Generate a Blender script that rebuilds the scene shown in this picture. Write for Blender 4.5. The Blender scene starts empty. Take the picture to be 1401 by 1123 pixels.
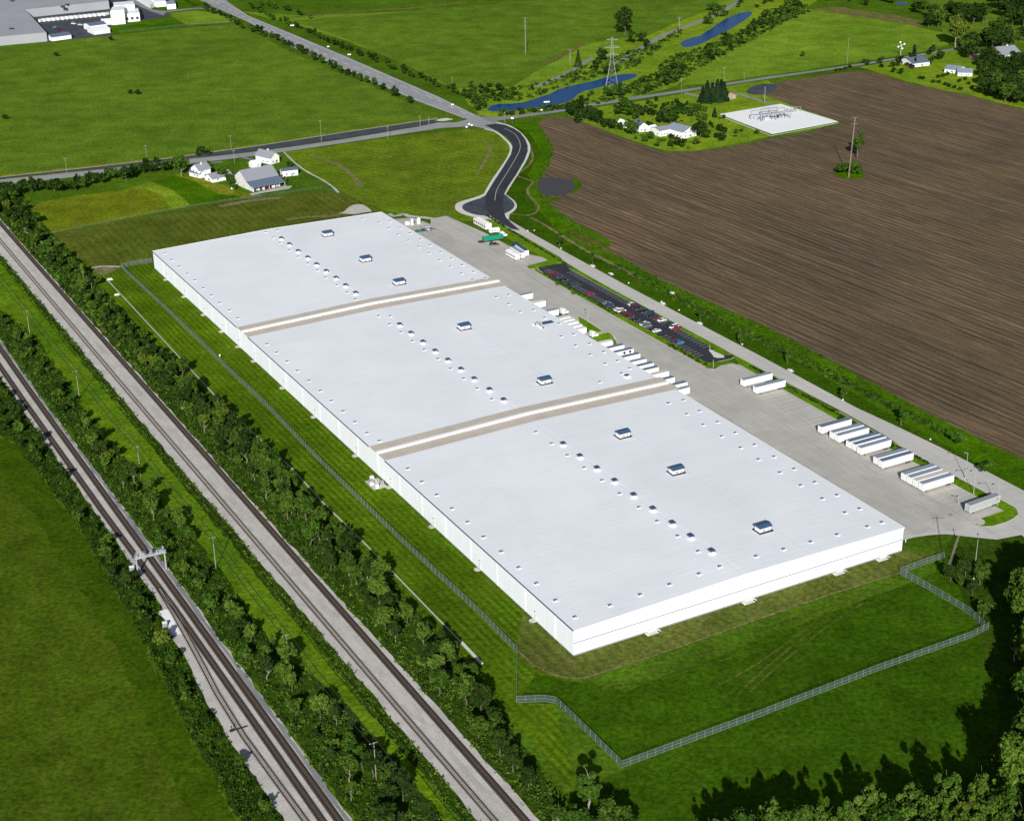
import bpy, bmesh, math, random
import numpy as np
from mathutils import Vector, Matrix
R = math.radians
random.seed(7); rng = np.random.default_rng(7)
scene = bpy.context.scene
COL = scene.collection

# ------------------------------------------------------------ camera, sky, sun
FPX, PITCH, ROLL, CAMH = 2195.74, 0.418692, -0.019191, 289.92
cF = Vector((0, math.cos(PITCH), -math.sin(PITCH))); cR0 = Vector((1, 0, 0)); cU0 = cR0.cross(cF)
cR = math.cos(ROLL)*cR0 + math.sin(ROLL)*cU0; cU = -math.sin(ROLL)*cR0 + math.cos(ROLL)*cU0
cam = bpy.data.cameras.new('camera'); camo = bpy.data.objects.new('camera', cam); COL.objects.link(camo)
camo.matrix_world = Matrix(((cR.x, cU.x, -cF.x, 0), (cR.y, cU.y, -cF.y, 0), (cR.z, cU.z, -cF.z, CAMH), (0, 0, 0, 1)))
cam.sensor_width = 36; cam.lens = 36*FPX/1401; cam.clip_end = 30000; cam.clip_start = 5
scene.camera = camo
SUN_EL = 26.0
w = bpy.data.worlds.new('World'); scene.world = w; w.use_nodes = True
nt = w.node_tree; bg = nt.nodes['Background']; sky = nt.nodes.new('ShaderNodeTexSky')
sky.sky_type = 'NISHITA'; sky.sun_disc = False; sky.sun_elevation = R(SUN_EL); sky.sun_rotation = R(183)
nt.links.new(sky.outputs[0], bg.inputs[0]); bg.inputs[1].default_value = 0.05
sl = bpy.data.lights.new('sun', 'SUN'); sl.energy = 4.6; sl.angle = R(0.5); sl.color = (1, .985, .955)
so = bpy.data.objects.new('sun', sl); COL.objects.link(so)
so.rotation_euler = Vector((0.055, 1, -math.tan(R(SUN_EL)))).to_track_quat('-Z', 'Y').to_euler()
scene.view_settings.view_transform = 'Standard'; scene.view_settings.look = 'None'
scene.view_settings.exposure = 0.35; scene.view_settings.gamma = 1

# ------------------------------------------------------------ coordinates
def G(px, py, z=0.0):
    "point of the level plane z that the survey of the photograph puts at (px, py)"
    d = cF + (px-700.5)/FPX*cR - (py-561.5)/FPX*cU
    t = (CAMH-z)/-d.z
    return Vector((d.x*t, d.y*t, z))
TH = R(-28.2218); UX, UY = math.sin(TH), math.cos(TH); VX, VY = math.cos(TH), -math.sin(TH)
DX, DY = 18.846, 451.138          # near corner of the warehouse
BW, BL, BH, RISE = 140.16, 460.82, 9.84, 1.3
def L(v, u, z=0.0): return Vector((DX+v*VX+u*UX, DY+v*VY+u*UY, z))
def toL(p): return (p[0]-DX)*VX+(p[1]-DY)*VY, (p[0]-DX)*UX+(p[1]-DY)*UY
RZ = -TH                            # rotation of the warehouse grid (local x across, local y along)

# ------------------------------------------------------------ materials
def newmat(name):
    m = bpy.data.materials.new(name); m.use_nodes = True
    n = m.node_tree; b = n.nodes['Principled BSDF']; b.inputs['Roughness'].default_value = .85
    b.inputs['Specular IOR Level'].default_value = .25
    return m, n, b
def nd(n, t, **k):
    x = n.nodes.new(t)
    for a, b in k.items():
        if a in x.inputs.keys() if hasattr(x.inputs, 'keys') else False: x.inputs[a].default_value = b
        else: setattr(x, a, b)
    return x
def coords(n, scale=(1,1,1), rz=0.0, world=False):
    tc = n.nodes.new('ShaderNodeTexCoord'); mp = n.nodes.new('ShaderNodeMapping'); mp.vector_type = 'TEXTURE'
    n.links.new(tc.outputs['Object'], mp.inputs[0])
    mp.inputs['Rotation'].default_value = (0, 0, rz); mp.inputs['Scale'].default_value = tuple(1/a for a in scale)   # x axis of the pattern at angle rz
    return mp.outputs[0]
def noise(n, vec, scale, detail=4, rough=.55, dist=0.0):
    x = n.nodes.new('ShaderNodeTexNoise'); n.links.new(vec, x.inputs['Vector'])
    x.inputs['Scale'].default_value = scale; x.inputs['Detail'].default_value = detail
    x.inputs['Roughness'].default_value = rough; x.inputs['Distortion'].default_value = dist
    return x.outputs['Fac']
def ramp(n, fac, stops):
    x = n.nodes.new('ShaderNodeValToRGB'); n.links.new(fac, x.inputs[0]); e = x.color_ramp.elements
    while len(e) < len(stops): e.new(.5)
    for el, (p, c) in zip(e, stops):
        el.position = p; el.color = (*c, 1) if len(c) == 3 else c
    return x.outputs[0]
def mix(n, a, b, fac, mode='MIX'):
    x = n.nodes.new('ShaderNodeMixRGB'); x.blend_type = mode
    for s, val in ((1, a), (2, b), (0, fac)):
        if isinstance(val, bpy.types.NodeSocket): n.links.new(val, x.inputs[s])
        elif s == 0: x.inputs[0].default_value = val
        else: x.inputs[s].default_value = (*val, 1)
    return x.outputs[0]
def bump(n, b, h, strength=.5, dist=.2):
    x = n.nodes.new('ShaderNodeBump'); x.inputs['Strength'].default_value = strength; x.inputs['Distance'].default_value = dist
    n.links.new(h, x.inputs['Height']); n.links.new(x.outputs[0], b.inputs['Normal'])
def bw(a): return (a, a, a)

def grass(name, c1, c2, dry, dryamt=.25, stripes=None, tex=1.0, rz=0.0, bmp=.35, fine=1.0):
    m, n, b = newmat(name); v = coords(n)
    big = noise(n, v, .011*tex, 4, .55, .6); mid = noise(n, v, .06*tex, 5, .65)
    c = mix(n, c1, c2, ramp(n, big, [(.36, bw(0)), (.64, bw(1))]))
    vs = coords(n, (1, .22, 1), rz)
    st = noise(n, vs, .12*tex, 5, .65, .8)
    c = mix(n, c, dry, ramp(n, st, [(.62-dryamt*.45, bw(0)), (.85, bw(dryamt*1.6))]))
    c = mix(n, c, ramp(n, mid, [(.36, bw(.80)), (.64, bw(1.22))]), 1.0, 'MULTIPLY')
    fn = noise(n, v, .55*fine, 3, .7, .4)
    c = mix(n, c, ramp(n, fn, [(.36, bw(.66)), (.64, bw(1.36))]), 1.0, 'MULTIPLY')
    # thin pale straw strokes
    sp = noise(n, coords(n, (1, .35, 1), rz+.6), 1.5*fine, 3, .7, 1.5)
    c = mix(n, c, dry, ramp(n, sp, [(.56, bw(0)), (.66, bw(.55))]))
    if stripes:
        per, az, amt = stripes
        sv = coords(n, (1, 1, 1), az)
        wv = n.nodes.new('ShaderNodeTexWave'); n.links.new(sv, wv.inputs[0]); wv.wave_type = 'BANDS'; wv.bands_direction = 'X'
        wv.inputs['Scale'].default_value = .314/per; wv.inputs['Distortion'].default_value = 3.0
        wv.inputs['Detail'].default_value = 3; wv.inputs['Detail Scale'].default_value = .08
        msk = noise(n, v, .02, 2, .5)
        s_ = mix(n, bw(1), ramp(n, wv.outputs['Fac'], [(.2, bw(1-amt)), (.8, bw(1+amt))]), ramp(n, msk, [(.3, bw(.25)), (.6, bw(1))]))
        c = mix(n, c, s_, 1.0, 'MULTIPLY')
    n.links.new(c, b.inputs['Base Color']); b.inputs['Roughness'].default_value = .95
    b.inputs['Specular IOR Level'].default_value = 0
    bump(n, b, fn, bmp, .5)
    return m
def plain(name, col, rough=.6, var=.12, scale=.8, metal=0.0, spec=.3, bmp=0.0, var2=0.0, sc2=.05):
    m, n, b = newmat(name); v = coords(n)
    f = noise(n, v, scale, 5, .65)
    c = mix(n, col, ramp(n, f, [(.3, bw(1-var)), (.7, bw(1+var))]), 1.0, 'MULTIPLY')
    if var2:
        f2 = noise(n, v, sc2, 4, .6, .5)
        c = mix(n, c, ramp(n, f2, [(.35, bw(1-var2)), (.65, bw(1+var2))]), 1.0, 'MULTIPLY')
    n.links.new(c, b.inputs['Base Color']); b.inputs['Roughness'].default_value = rough
    b.inputs['Metallic'].default_value = metal; b.inputs['Specular IOR Level'].default_value = spec
    if bmp: bump(n, b, f, bmp, .1)
    return m
def leafmat(name, c1, c2):
    m, n, b = newmat(name); v = coords(n)
    oi = n.nodes.new('ShaderNodeObjectInfo')
    f = noise(n, v, .45, 3, .7); f2 = noise(n, v, 2.2, 2, .6)
    c = mix(n, c1, c2, ramp(n, f, [(.4, bw(0)), (.6, bw(1))]))
    c = mix(n, c, ramp(n, f2, [(.36, bw(.55)), (.64, bw(1.5))]), 1.0, 'MULTIPLY')
    c = mix(n, c, ramp(n, oi.outputs['Random'], [(0, (.72, .8, .7)), (1, (1.3, 1.2, 1.25))]), 1.0, 'MULTIPLY')
    n.links.new(c, b.inputs['Base Color']); b.inputs['Roughness'].default_value = .7
    b.inputs['Specular IOR Level'].default_value = .06
    tr = n.nodes.new('ShaderNodeBsdfTranslucent'); n.links.new(c, tr.inputs[0])
    ms = n.nodes.new('ShaderNodeMixShader'); ms.inputs[0].default_value = .22
    out = n.nodes['Material Output']; n.links.new(b.outputs[0], ms.inputs[1]); n.links.new(tr.outputs[0], ms.inputs[2])
    n.links.new(ms.outputs[0], out.inputs[0])
    return m

M = {}
M['base'] = grass('grass_base', (0.0489,0.1039,0.0069), (0.0721,0.1439,0.0080), (0.0775,0.0966,0.0104), .3)
M['crop'] = grass('crop_grass', (0.0463,0.0841,0.0044), (0.0592,0.1051,0.0050), (0.0763,0.0845,0.0108), .42, tex=1.3, rz=.5)
M['cropedge'] = grass('crop_edge_grass', (.034,.072,.003), (.042,.084,.003), (.07,.10,.01), .2, tex=1.5)
M['hay'] = grass('hay_field', (0.0815,0.1500,0.0118), (0.1101,0.1830,0.0144), (0.0870,0.1058,0.0154), .3, tex=.8, rz=1.4)
M['hay2'] = grass('hay_field_light', (0.1081,0.1998,0.0140), (0.1585,0.2607,0.0196), (0.1688,0.1854,0.0215), .3, tex=.9, rz=1.2)
M['pasture'] = grass('pasture', (0.1089,0.1517,0.0072), (0.1572,0.1863,0.0090), (0.1143,0.1089,0.0139), .4)
M['olive'] = grass('mown_olive', (0.0660,0.0986,0.0103), (0.0888,0.1209,0.0132), (0.0997,0.0926,0.0180), .55, stripes=(5, -TH, .10), rz=.3)
M['lawn'] = grass('mown_lawn', (0.0538,0.1091,0.0041), (0.0779,0.1445,0.0050), (0.0929,0.1150,0.0089), .3, stripes=(2.7, -TH, .19))
M['lawn2'] = grass('front_lawn', (0.0307,0.0787,0.0027), (0.0409,0.0973,0.0033), (0.0514,0.0799,0.0065), .35, tex=1.3, rz=.9)
M['mound'] = grass('mound_grass', (0.0854,0.1349,0.0081), (0.1148,0.1914,0.0081), (0.1319,0.1495,0.0186), .5, stripes=(6, .9, .08), rz=.8)
M['lush'] = grass('lush_verge', (0.0371,0.0988,0.0024), (0.0604,0.1461,0.0030), (0.0808,0.1372,0.0050), .3, tex=1.6)
M['island'] = grass('island_lawn', (0.0910,0.1858,0.0060), (0.1201,0.2212,0.0072), (0.1100,0.1374,0.0115), .2)
M['meadow'] = grass('rail_meadow', (0.0594,0.1396,0.0050), (0.1123,0.2055,0.0066), (0.1087,0.1689,0.0100), .5, tex=2.2, bmp=.7)
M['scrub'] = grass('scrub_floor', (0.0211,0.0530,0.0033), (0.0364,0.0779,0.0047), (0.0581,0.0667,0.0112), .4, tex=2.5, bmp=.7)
M['creekgrass'] = grass('creek_bank_grass', (0.1033,0.2058,0.0094), (0.1833,0.2842,0.0140), (0.1852,0.1973,0.0198), .5, tex=1.6)
M['drygrass'] = grass('dry_grass', (.115,.112,.030), (.135,.125,.035), (.170,.145,.060), .5, tex=2)
M['dirtpath'] = grass('worn_path', (.150,.135,.055), (.170,.150,.070), (.21,.18,.10), .5, tex=3, bmp=.1)
M['yellowlawn'] = grass('yellow_lawn', (0.1430,0.1800,0.0132), (0.1760,0.1980,0.0154), (.18,.17,.03), .3, tex=2)
M['olivefringe'] = grass('olive_fringe', (.070,.098,.014), (.095,.112,.020), (.150,.138,.045), .38, stripes=(4, .5, .10))
def concrete(name, col, joint=None, stain=.1):
    m, n, b = newmat(name); v = coords(n)
    f = noise(n, v, .5, 6, .7); f2 = noise(n, v, .035, 5, .6, .8); f3 = noise(n, coords(n, (1, .12, 1), -TH), .25, 5, .6, .6)
    c = mix(n, col, ramp(n, f, [(.3, bw(.95)), (.7, bw(1.05))]), 1.0, 'MULTIPLY')
    c = mix(n, c, ramp(n, f2, [(.35, bw(1-stain)), (.65, bw(1+stain*.6))]), 1.0, 'MULTIPLY')
    c = mix(n, c, ramp(n, f3, [(.35, bw(1-stain*.8)), (.65, bw(1.03))]), 1.0, 'MULTIPLY')
    if joint:
        br = n.nodes.new('ShaderNodeTexBrick'); n.links.new(coords(n, (1, 1, 1), -TH), br.inputs[0])
        br.offset = 0; br.inputs['Scale'].default_value = 1
        br.inputs['Brick Width'].default_value = joint; br.inputs['Row Height'].default_value = joint
        br.inputs['Mortar Size'].default_value = .12; br.inputs['Color1'].default_value = (1,1,1,1)
        br.inputs['Color2'].default_value = (.97,.97,.965,1); br.inputs['Mortar'].default_value = (.86,.86,.85,1)
        c = mix(n, c, br.outputs[0], 1.0, 'MULTIPLY')
    n.links.new(c, b.inputs['Base Color']); b.inputs['Roughness'].default_value = .9
    return m
M['concrete'] = concrete('yard_concrete', (.455,.432,.385), 6.0, .10)
M['roadconc'] = concrete('road_concrete', (.50,.482,.445), 4.5, .06)
M['tyremark'] = concrete('tyre_marked_concrete', (.375,.365,.34), None, .12)
M['kerb'] = concrete('kerb_concrete', (.60,.58,.53), None, .06)
M['asphalt'] = plain('dark_asphalt', (.028,.030,.036), .85, .15, .8, var2=.18)
M['asphalt_new'] = plain('new_asphalt', (.050,.055,.068), .8, .12, .6, var2=.2, sc2=.1)
M['asphalt_old'] = plain('worn_asphalt', (.22,.22,.225), .9, .08, .5, var2=.12)
M['asphalt_grey'] = plain('lane_asphalt', (.28,.28,.28), .9, .08, .5, var2=.1)
M['paint'] = plain('road_paint', (.75,.75,.72), .7, .12, 1.5)
M['paint_grey'] = plain('stall_paint', (.40,.41,.42), .7, .2, 1.5)
M['yellowpaint'] = plain('yellow_paint', (.62,.45,.10), .7, .15)
M['ballast'] = plain('ballast', (.47,.44,.405), .95, .22, 2.2, bmp=.6, var2=.12, sc2=.12)
M['ballast2'] = plain('old_ballast', (.25,.225,.20), .95, .25, 2.2, bmp=.6, var2=.15, sc2=.12)
M['ballastdark'] = plain('track_ballast', (.115,.092,.072), .95, .3, 1.6, bmp=.5)
M['sleeper'] = plain('sleeper', (.055,.040,.032), .9, .3, 1.2)
M['sleeperpale'] = plain('pale_sleeper', (.26,.24,.215), .9, .25, 1.2)
M['rail'] = plain('rail_steel', (.060,.042,.034), .5, .15, 1, metal=.3)
M['gravelpale'] = plain('pale_gravel', (.46,.43,.38), .95, .18, 1.5, var2=.15)
M['padwhite'] = plain('white_gravel', (.80,.80,.80), .95, .05, 1.0)
M['tin'] = plain('wet_mud', (.055,.052,.055), .7, .15, .3)

def soil():
    m, n, b = newmat('ploughed_soil')
    rot = -TH+.07
    v1 = coords(n, (1, .035, 1), rot); v2 = coords(n, (1, .010, 1), rot); v3 = coords(n)
    a = noise(n, v1, .55, 5, .75, .5); a2 = noise(n, coords(n, (1, .05, 1), rot-.03), 1.3, 4, .7, .4)
    bq = noise(n, v2, .16, 5, .65, .6); d = noise(n, v3, .009, 5, .6, .5); e = noise(n, v3, .8, 4, .7)
    c = ramp(n, a, [(.34, (.080,.056,.031)), (.46, (.112,.079,.046)), (.56, (.136,.097,.058)), (.70, (.185,.134,.083))])
    c = mix(n, c, ramp(n, a2, [(.38, bw(.76)), (.5, bw(1)), (.62, bw(1.28))]), 1.0, 'MULTIPLY')
    wv = n.nodes.new('ShaderNodeTexWave'); n.links.new(coords(n, (1,1,1), rot), wv.inputs[0]); wv.bands_direction = 'X'
    wv.inputs['Scale'].default_value = .314/4.4; wv.inputs['Distortion'].default_value = 5; wv.inputs['Detail'].default_value = 4; wv.inputs['Detail Scale'].default_value = .05; wv.inputs['Detail Roughness'].default_value = .7
    wm = mix(n, ramp(n, wv.outputs['Fac'], [(.0, bw(.52)), (.16, bw(.95)), (.6, bw(1.0)), (.95, bw(1.22))]), bw(1), ramp(n, noise(n, v1, .25, 3, .6), [(.42, bw(0)), (.6, bw(.9))]))
    c = mix(n, c, wm, 1.0, 'MULTIPLY')
    c = mix(n, c, ramp(n, bq, [(.36, bw(.86)), (.5, bw(.98)), (.64, bw(1.16))]), 1.0, 'MULTIPLY')
    c = mix(n, c, ramp(n, d, [(.36, (.84,.88,.90)), (.62, (1.14,1.08,1.0))]), 1.0, 'MULTIPLY')
    c = mix(n, c, ramp(n, e, [(.36, bw(.82)), (.64, bw(1.2))]), 1.0, 'MULTIPLY')
    n.links.new(c, b.inputs['Base Color']); b.inputs['Roughness'].default_value = .95; b.inputs['Specular IOR Level'].default_value = .1
    bump(n, b, a, .4, .4)
    return m
M['soil'] = soil()
def water():
    m, n, b = newmat('pond_water'); v = coords(n)
    f = noise(n, v, .5, 3, .6)
    b.inputs['Base Color'].default_value = (.002,.042,.155,1); b.inputs['Roughness'].default_value = .25
    b.inputs['Specular IOR Level'].default_value = .06
    bump(n, b, f, .12, .1); return m
M['water'] = water()
def roofmat():
    m, n, b = newmat('white_membrane_roof'); v = coords(n)
    wv = n.nodes.new('ShaderNodeTexWave'); n.links.new(v, wv.inputs[0]); wv.wave_type = 'BANDS'; wv.bands_direction = 'Y'
    wv.inputs['Scale'].default_value = .314/3.0; wv.inputs['Distortion'].default_value = .8; wv.inputs['Detail'].default_value = 3
    wv.inputs['Detail Scale'].default_value = .1
    f = noise(n, v, .03, 5, .6, .5); f2 = noise(n, coords(n, (.15, 1, 1)), .35, 4, .7)
    c = mix(n, (.765,.778,.803), ramp(n, wv.outputs['Fac'], [(.0, bw(.966)), (.22, bw(1)), (1, bw(1.004))]), 1.0, 'MULTIPLY')
    c = mix(n, c, ramp(n, f, [(.36, bw(.955)), (.64, bw(1.02))]), 1.0, 'MULTIPLY')
    c = mix(n, c, ramp(n, f2, [(.3, bw(.975)), (.7, bw(1.02))]), 1.0, 'MULTIPLY')
    n.links.new(c, b.inputs['Base Color']); b.inputs['Roughness'].default_value = .7
    return m
M['roof'] = roofmat()
M['wallwhite'] = plain('white_wall_panel', (.84,.865,.90), .7, .015, .3, var2=.02)
M['white'] = plain('white_paint', (.80,.80,.79), .5, .03)
M['offwhite'] = plain('off_white', (.66,.65,.62), .6, .05)
M['tray'] = plain('pale_cable_tray', (.50,.52,.55), .6, .1)
M['seam'] = plain('wall_seam', (.77,.79,.82), .7, .02)
M['plinth'] = plain('grey_plinth', (.26,.255,.25), .9, .15)
M['tan'] = plain('tan_gravel_roof', (.50,.44,.37), .9, .06, .5, var2=.06, sc2=.1)
M['flash'] = plain('slate_flashing', (.13,.17,.23), .5, .1)
M['slate'] = plain('slate_blue_metal', (.035,.075,.14), .6, .1)
M['dark'] = plain('dark_part', (.02,.021,.024), .6, .1)
M['grey'] = plain('grey_metal', (.34,.35,.36), .5, .1, metal=.3)
M['galv'] = plain('galvanised', (.50,.52,.54), .45, .08, metal=.4)
M['aluroof'] = plain('aluminium_roof', (.31,.36,.43), .45, .10, .5, metal=.3)
M['aluroof2'] = plain('grey_blue_roof', (.17,.22,.30), .45, .10, .5, metal=.3)
M['tanroof'] = plain('tan_trailer_roof', (.55,.50,.44), .6, .06)
M['roofgrey'] = plain('grey_shingle', (.24,.25,.28), .85, .10, .8)
M['roofblue'] = plain('blue_grey_shingle', (.10,.135,.19), .85, .10, .8)
M['roofbrown'] = plain('brown_shingle', (.075,.05,.045), .85, .12, .8)
M['indroof'] = plain('grey_industrial_roof', (.31,.315,.34), .85, .04, .05, var2=.05, sc2=.02)
M['brick'] = plain('tan_brick', (.35,.24,.17), .85, .12, 1)
M['wood'] = plain('pole_wood', (.27,.24,.20), .9, .15)
M['bark'] = plain('bark', (.11,.09,.07), .95, .25, 2)
M['barkpale'] = plain('pale_bark', (.24,.23,.17), .9, .2, 2)
M['glass'] = plain('window_glass', (.03,.045,.07), .15, .1, spec=.6)
M['rubber'] = plain('rubber', (.015,.015,.016), .8, .1)
M['red'] = plain('red_paint', (.30,.012,.018), .4, .05); M['darkred'] = plain('dark_red_paint', (.11,.008,.014), .4, .05)
M['green'] = plain('green_tarp', (.005,.21,.12), .6, .15, .9); M['blue'] = plain('blue_paint', (.05,.23,.38), .4, .05)
M['black'] = plain('black_paint', (.012,.014,.018), .35, .05); M['silver'] = plain('silver_paint', (.35,.36,.38), .35, .05, metal=.4)
M['darkblue'] = plain('dark_blue_paint', (.02,.05,.09), .35, .05)
M['mesh'] = plain('chain_link', (.24,.29,.28), .6, .1)
M['orangeplant'] = plain('rusty_shrub', (.20,.07,.04), .9, .3, 2)
def chainlink(a):
    m, n, b = newmat('chain_link_mesh'); b.inputs['Base Color'].default_value = (.11,.16,.155,1)
    tr = n.nodes.new('ShaderNodeBsdfTransparent'); ms = n.nodes.new('ShaderNodeMixShader'); ms.inputs[0].default_value = a
    n.links.new(tr.outputs[0], ms.inputs[1]); n.links.new(b.outputs[0], ms.inputs[2]); n.links.new(ms.outputs[0], n.nodes['Material Output'].inputs[0])
    return m
M['link'] = chainlink(.30); M['linkthin'] = chainlink(.10)
LEAF = [leafmat('leaf_dark', (.015,.036,.006), (.034,.066,.009)), leafmat('leaf_mid', (.030,.070,.008), (.064,.124,.013)),
        leafmat('leaf_light', (.052,.108,.012), (.098,.168,.020)), leafmat('leaf_yellow', (.070,.115,.012), (.115,.160,.018)),
        leafmat('leaf_conifer', (.010,.028,.010), (.020,.042,.013)), leafmat('leaf_purple', (.05,.02,.035), (.08,.035,.05))]

# ------------------------------------------------------------ mesh helpers
class MB:
    def __init__(s): s.v = []; s.f = []; s.m = []
    def add(s, vs, fs, mi=0, M4=None):
        o = len(s.v)
        for p in vs: s.v.append(tuple(M4 @ Vector(p)) if M4 is not None else tuple(p))
        for f in fs: s.f.append([o+i for i in f]); s.m.append(mi)
    def box(s, c, d, mi=0, rz=0.0, M4=None, taper=1.0):
        x, y, z = d[0]/2, d[1]/2, d[2]/2; t = taper
        vs = [(-x,-y,-z),(x,-y,-z),(x,y,-z),(-x,y,-z),(-x*t,-y*t,z),(x*t,-y*t,z),(x*t,y*t,z),(-x*t,y*t,z)]
        T = Matrix.Translation(c) @ Matrix.Rotation(rz, 4, 'Z')
        if M4 is not None: T = M4 @ T
        s.add(vs, [(0,3,2,1),(4,5,6,7),(0,1,5,4),(1,2,6,5),(2,3,7,6),(3,0,4,7)], mi, T)
    def tube(s, a, b, r0, r1=None, n=6, mi=0):
        a, b = Vector(a), Vector(b); r1 = r0 if r1 is None else r1
        d = (b-a).normalized(); q = d.to_track_quat('Z', 'Y').to_matrix()
        vs = []
        for p, r in ((a, r0), (b, r1)):
            for i in range(n):
                t = 2*math.pi*i/n; vs.append(p + q @ Vector((r*math.cos(t), r*math.sin(t), 0)))
        fs = [(i, (i+1) % n, n+(i+1) % n, n+i) for i in range(n)] + [tuple(range(n-1, -1, -1)), tuple(range(n, 2*n))]
        s.add(vs, fs, mi)
    def prism(s, prof, y0, y1, mi=0, axis='y'):
        "profile (x,z) extruded along y (or (y,z) along x)"
        n = len(prof); vs = []
        for y in (y0, y1):
            for a, z in prof: vs.append((a, y, z) if axis == 'y' else (y, a, z))
        fs = [(i, (i+1) % n, n+(i+1) % n, n+i) for i in range(n)] + [tuple(range(n-1, -1, -1)), tuple(range(n, 2*n))]
        s.add(vs, fs, mi)
    def build(s, name, mats, parent=None, bevel=0.0):
        me = bpy.data.meshes.new(name); me.from_pydata(s.v, [], s.f)
        mats = mats if isinstance(mats, (list, tuple)) else [mats]
        for m in mats: me.materials.append(m)
        if len(mats) > 1:
            for p, mi in zip(me.polygons, s.m): p.material_index = mi
        bm = bmesh.new(); bm.from_mesh(me); bmesh.ops.recalc_face_normals(bm, faces=bm.faces)
        if bevel: bmesh.ops.bevel(bm, geom=bm.edges[:], offset=bevel, segments=2, affect='EDGES', profile=.6)
        bm.to_mesh(me); bm.free()
        o = bpy.data.objects.new(name, me); COL.objects.link(o)
        if parent: o.parent = parent
        return o
def tag(o, label=None, cat=None, group=None, kind=None):
    if label: o['label'] = label
    if cat: o['category'] = cat
    if group: o['group'] = group
    if kind: o['kind'] = kind
    return o
def thing(name, label, cat, loc=(0,0,0), rz=0.0, group=None):
    o = bpy.data.objects.new(name, None); COL.objects.link(o); o.location = loc; o.rotation_euler = (0, 0, rz)
    o.empty_display_size = .5
    return tag(o, label, cat, group)
def dup(root, loc, rz, label=None, group=None, scale=None, mats=None):
    r = root.copy(); COL.objects.link(r); r.location = loc; r.rotation_euler = (0, 0, rz)
    if scale: r.scale = scale
    if label: r['label'] = label
    if group: r['group'] = group
    for ch in root.children:
        c = ch.copy(); COL.objects.link(c); c.parent = r
        for g in ch.children:
            d = g.copy(); COL.objects.link(d); d.parent = c
    return r
def remat(o, name, mat):
    for c in o.children:
        if c.name.split('.')[0] == name:
            c.data = c.data.copy(); c.data.materials[0] = mat

def ragged(pts, step, amp, seed=1):
    "resample a closed outline and let its edge wander"
    out = []; n = len(pts); rr = random.Random(seed)
    for i in range(n):
        a, b = pts[i], pts[(i+1) % n]; d = (b-a); ln = d.length; k = max(1, int(ln/step)); nrm = Vector((-d.y, d.x, 0)).normalized() if ln > 0 else Vector()
        for j in range(k):
            out.append(a + d*(j/k) + (nrm*rr.uniform(-amp, amp) if j else Vector()))
    return out
def smooth(pts, it=2):
    for _ in range(it):
        q = []
        for i in range(len(pts)):
            a, b = pts[i], pts[(i+1) % len(pts)]; q += [a*.75+b*.25, a*.25+b*.75]
        pts = q
    return pts
ZN = {}
def zoff(z):
    ZN[z] = ZN.get(z, -1)+1; return z+.004*(ZN[z] % 9)
def sheet(name, pts, z, mat, thick=0.0, rag=None, sm=0, kind='structure', px=True):
    if z: z = zoff(z)
    ps = [G(*p) for p in pts] if px else [Vector((*p[:2], 0)) for p in pts]
    if sm: ps = smooth(ps, sm)
    if rag: ps = ragged(ps, rag[0], rag[1], len(pts))
    bm = bmesh.new(); vs = [bm.verts.new((p.x, p.y, z)) for p in ps]
    f = bm.faces.new(vs); f.normal_update()
    if f.normal.z < 0: f.normal_flip()
    if thick:
        r = bmesh.ops.extrude_face_region(bm, geom=[f])
        for g in r['geom']:
            if isinstance(g, bmesh.types.BMVert): g.co.z += thick
        bmesh.ops.recalc_face_normals(bm, faces=bm.faces)
    bmesh.ops.triangulate(bm, faces=[x for x in bm.faces if len(x.verts) > 4])
    me = bpy.data.meshes.new(name); bm.to_mesh(me); bm.free(); me.materials.append(mat)
    o = bpy.data.objects.new(name, me); COL.objects.link(o)
    if kind: o['kind'] = kind
    return o
def catmull(P, k=6):
    out = []; n = len(P)
    for i in range(n-1):
        p0, p1, p2, p3 = P[max(i-1, 0)], P[i], P[i+1], P[min(i+2, n-1)]
        for j in range(k):
            t = j/k; out.append(.5*((2*p1)+(-p0+p2)*t+(2*p0-5*p1+4*p2-p3)*t*t+(-p0+3*p1-3*p2+p3)*t**3))
    return out+[P[-1]]
def ribbon(name, pts, width, z, mat, px=True, curve=True, kind='structure', wob=0.0, dash=None):
    z = zoff(z)
    P = [G(*p) for p in pts] if px else [Vector((*p[:2], 0)) for p in pts]
    if curve and len(P) > 2: P = catmull(P)
    bm = bmesh.new(); prev = None
    if dash:
        for i in range(len(P)-1):
            a, b = P[i], P[i+1]; d = b-a; ln = d.length; d.normalize(); nn = Vector((-d.y, d.x, 0))*width/2; t = 0
            while t < ln:
                e = min(t+dash[0], ln); q = [a+d*t-nn, a+d*e-nn, a+d*e+nn, a+d*t+nn]
                bm.faces.new([bm.verts.new((x.x, x.y, z)) for x in q]); t += dash[1]
    else:
        for i, p in enumerate(P):
            d = (P[min(i+1, len(P)-1)]-P[max(i-1, 0)]).normalized(); nn = Vector((-d.y, d.x, 0))
            wd = width/2*(1+random.uniform(-wob, wob))
            a = bm.verts.new((p.x-nn.x*wd, p.y-nn.y*wd, z)); b = bm.verts.new((p.x+nn.x*wd, p.y+nn.y*wd, z))
            if prev: bm.faces.new((prev[0], a, b, prev[1]))
            prev = (a, b)
    bmesh.ops.recalc_face_normals(bm, faces=bm.faces)
    if bm.faces and sum(f.normal.z for f in bm.faces) < 0: bmesh.ops.reverse_faces(bm, faces=bm.faces)
    me = bpy.data.meshes.new(name); bm.to_mesh(me); bm.free(); me.materials.append(mat)
    o = bpy.data.objects.new(name, me); COL.objects.link(o)
    if kind: o['kind'] = kind
    return o
def Lp(*a): return [tuple(L(v, u))[:2] for v, u in a]

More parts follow.
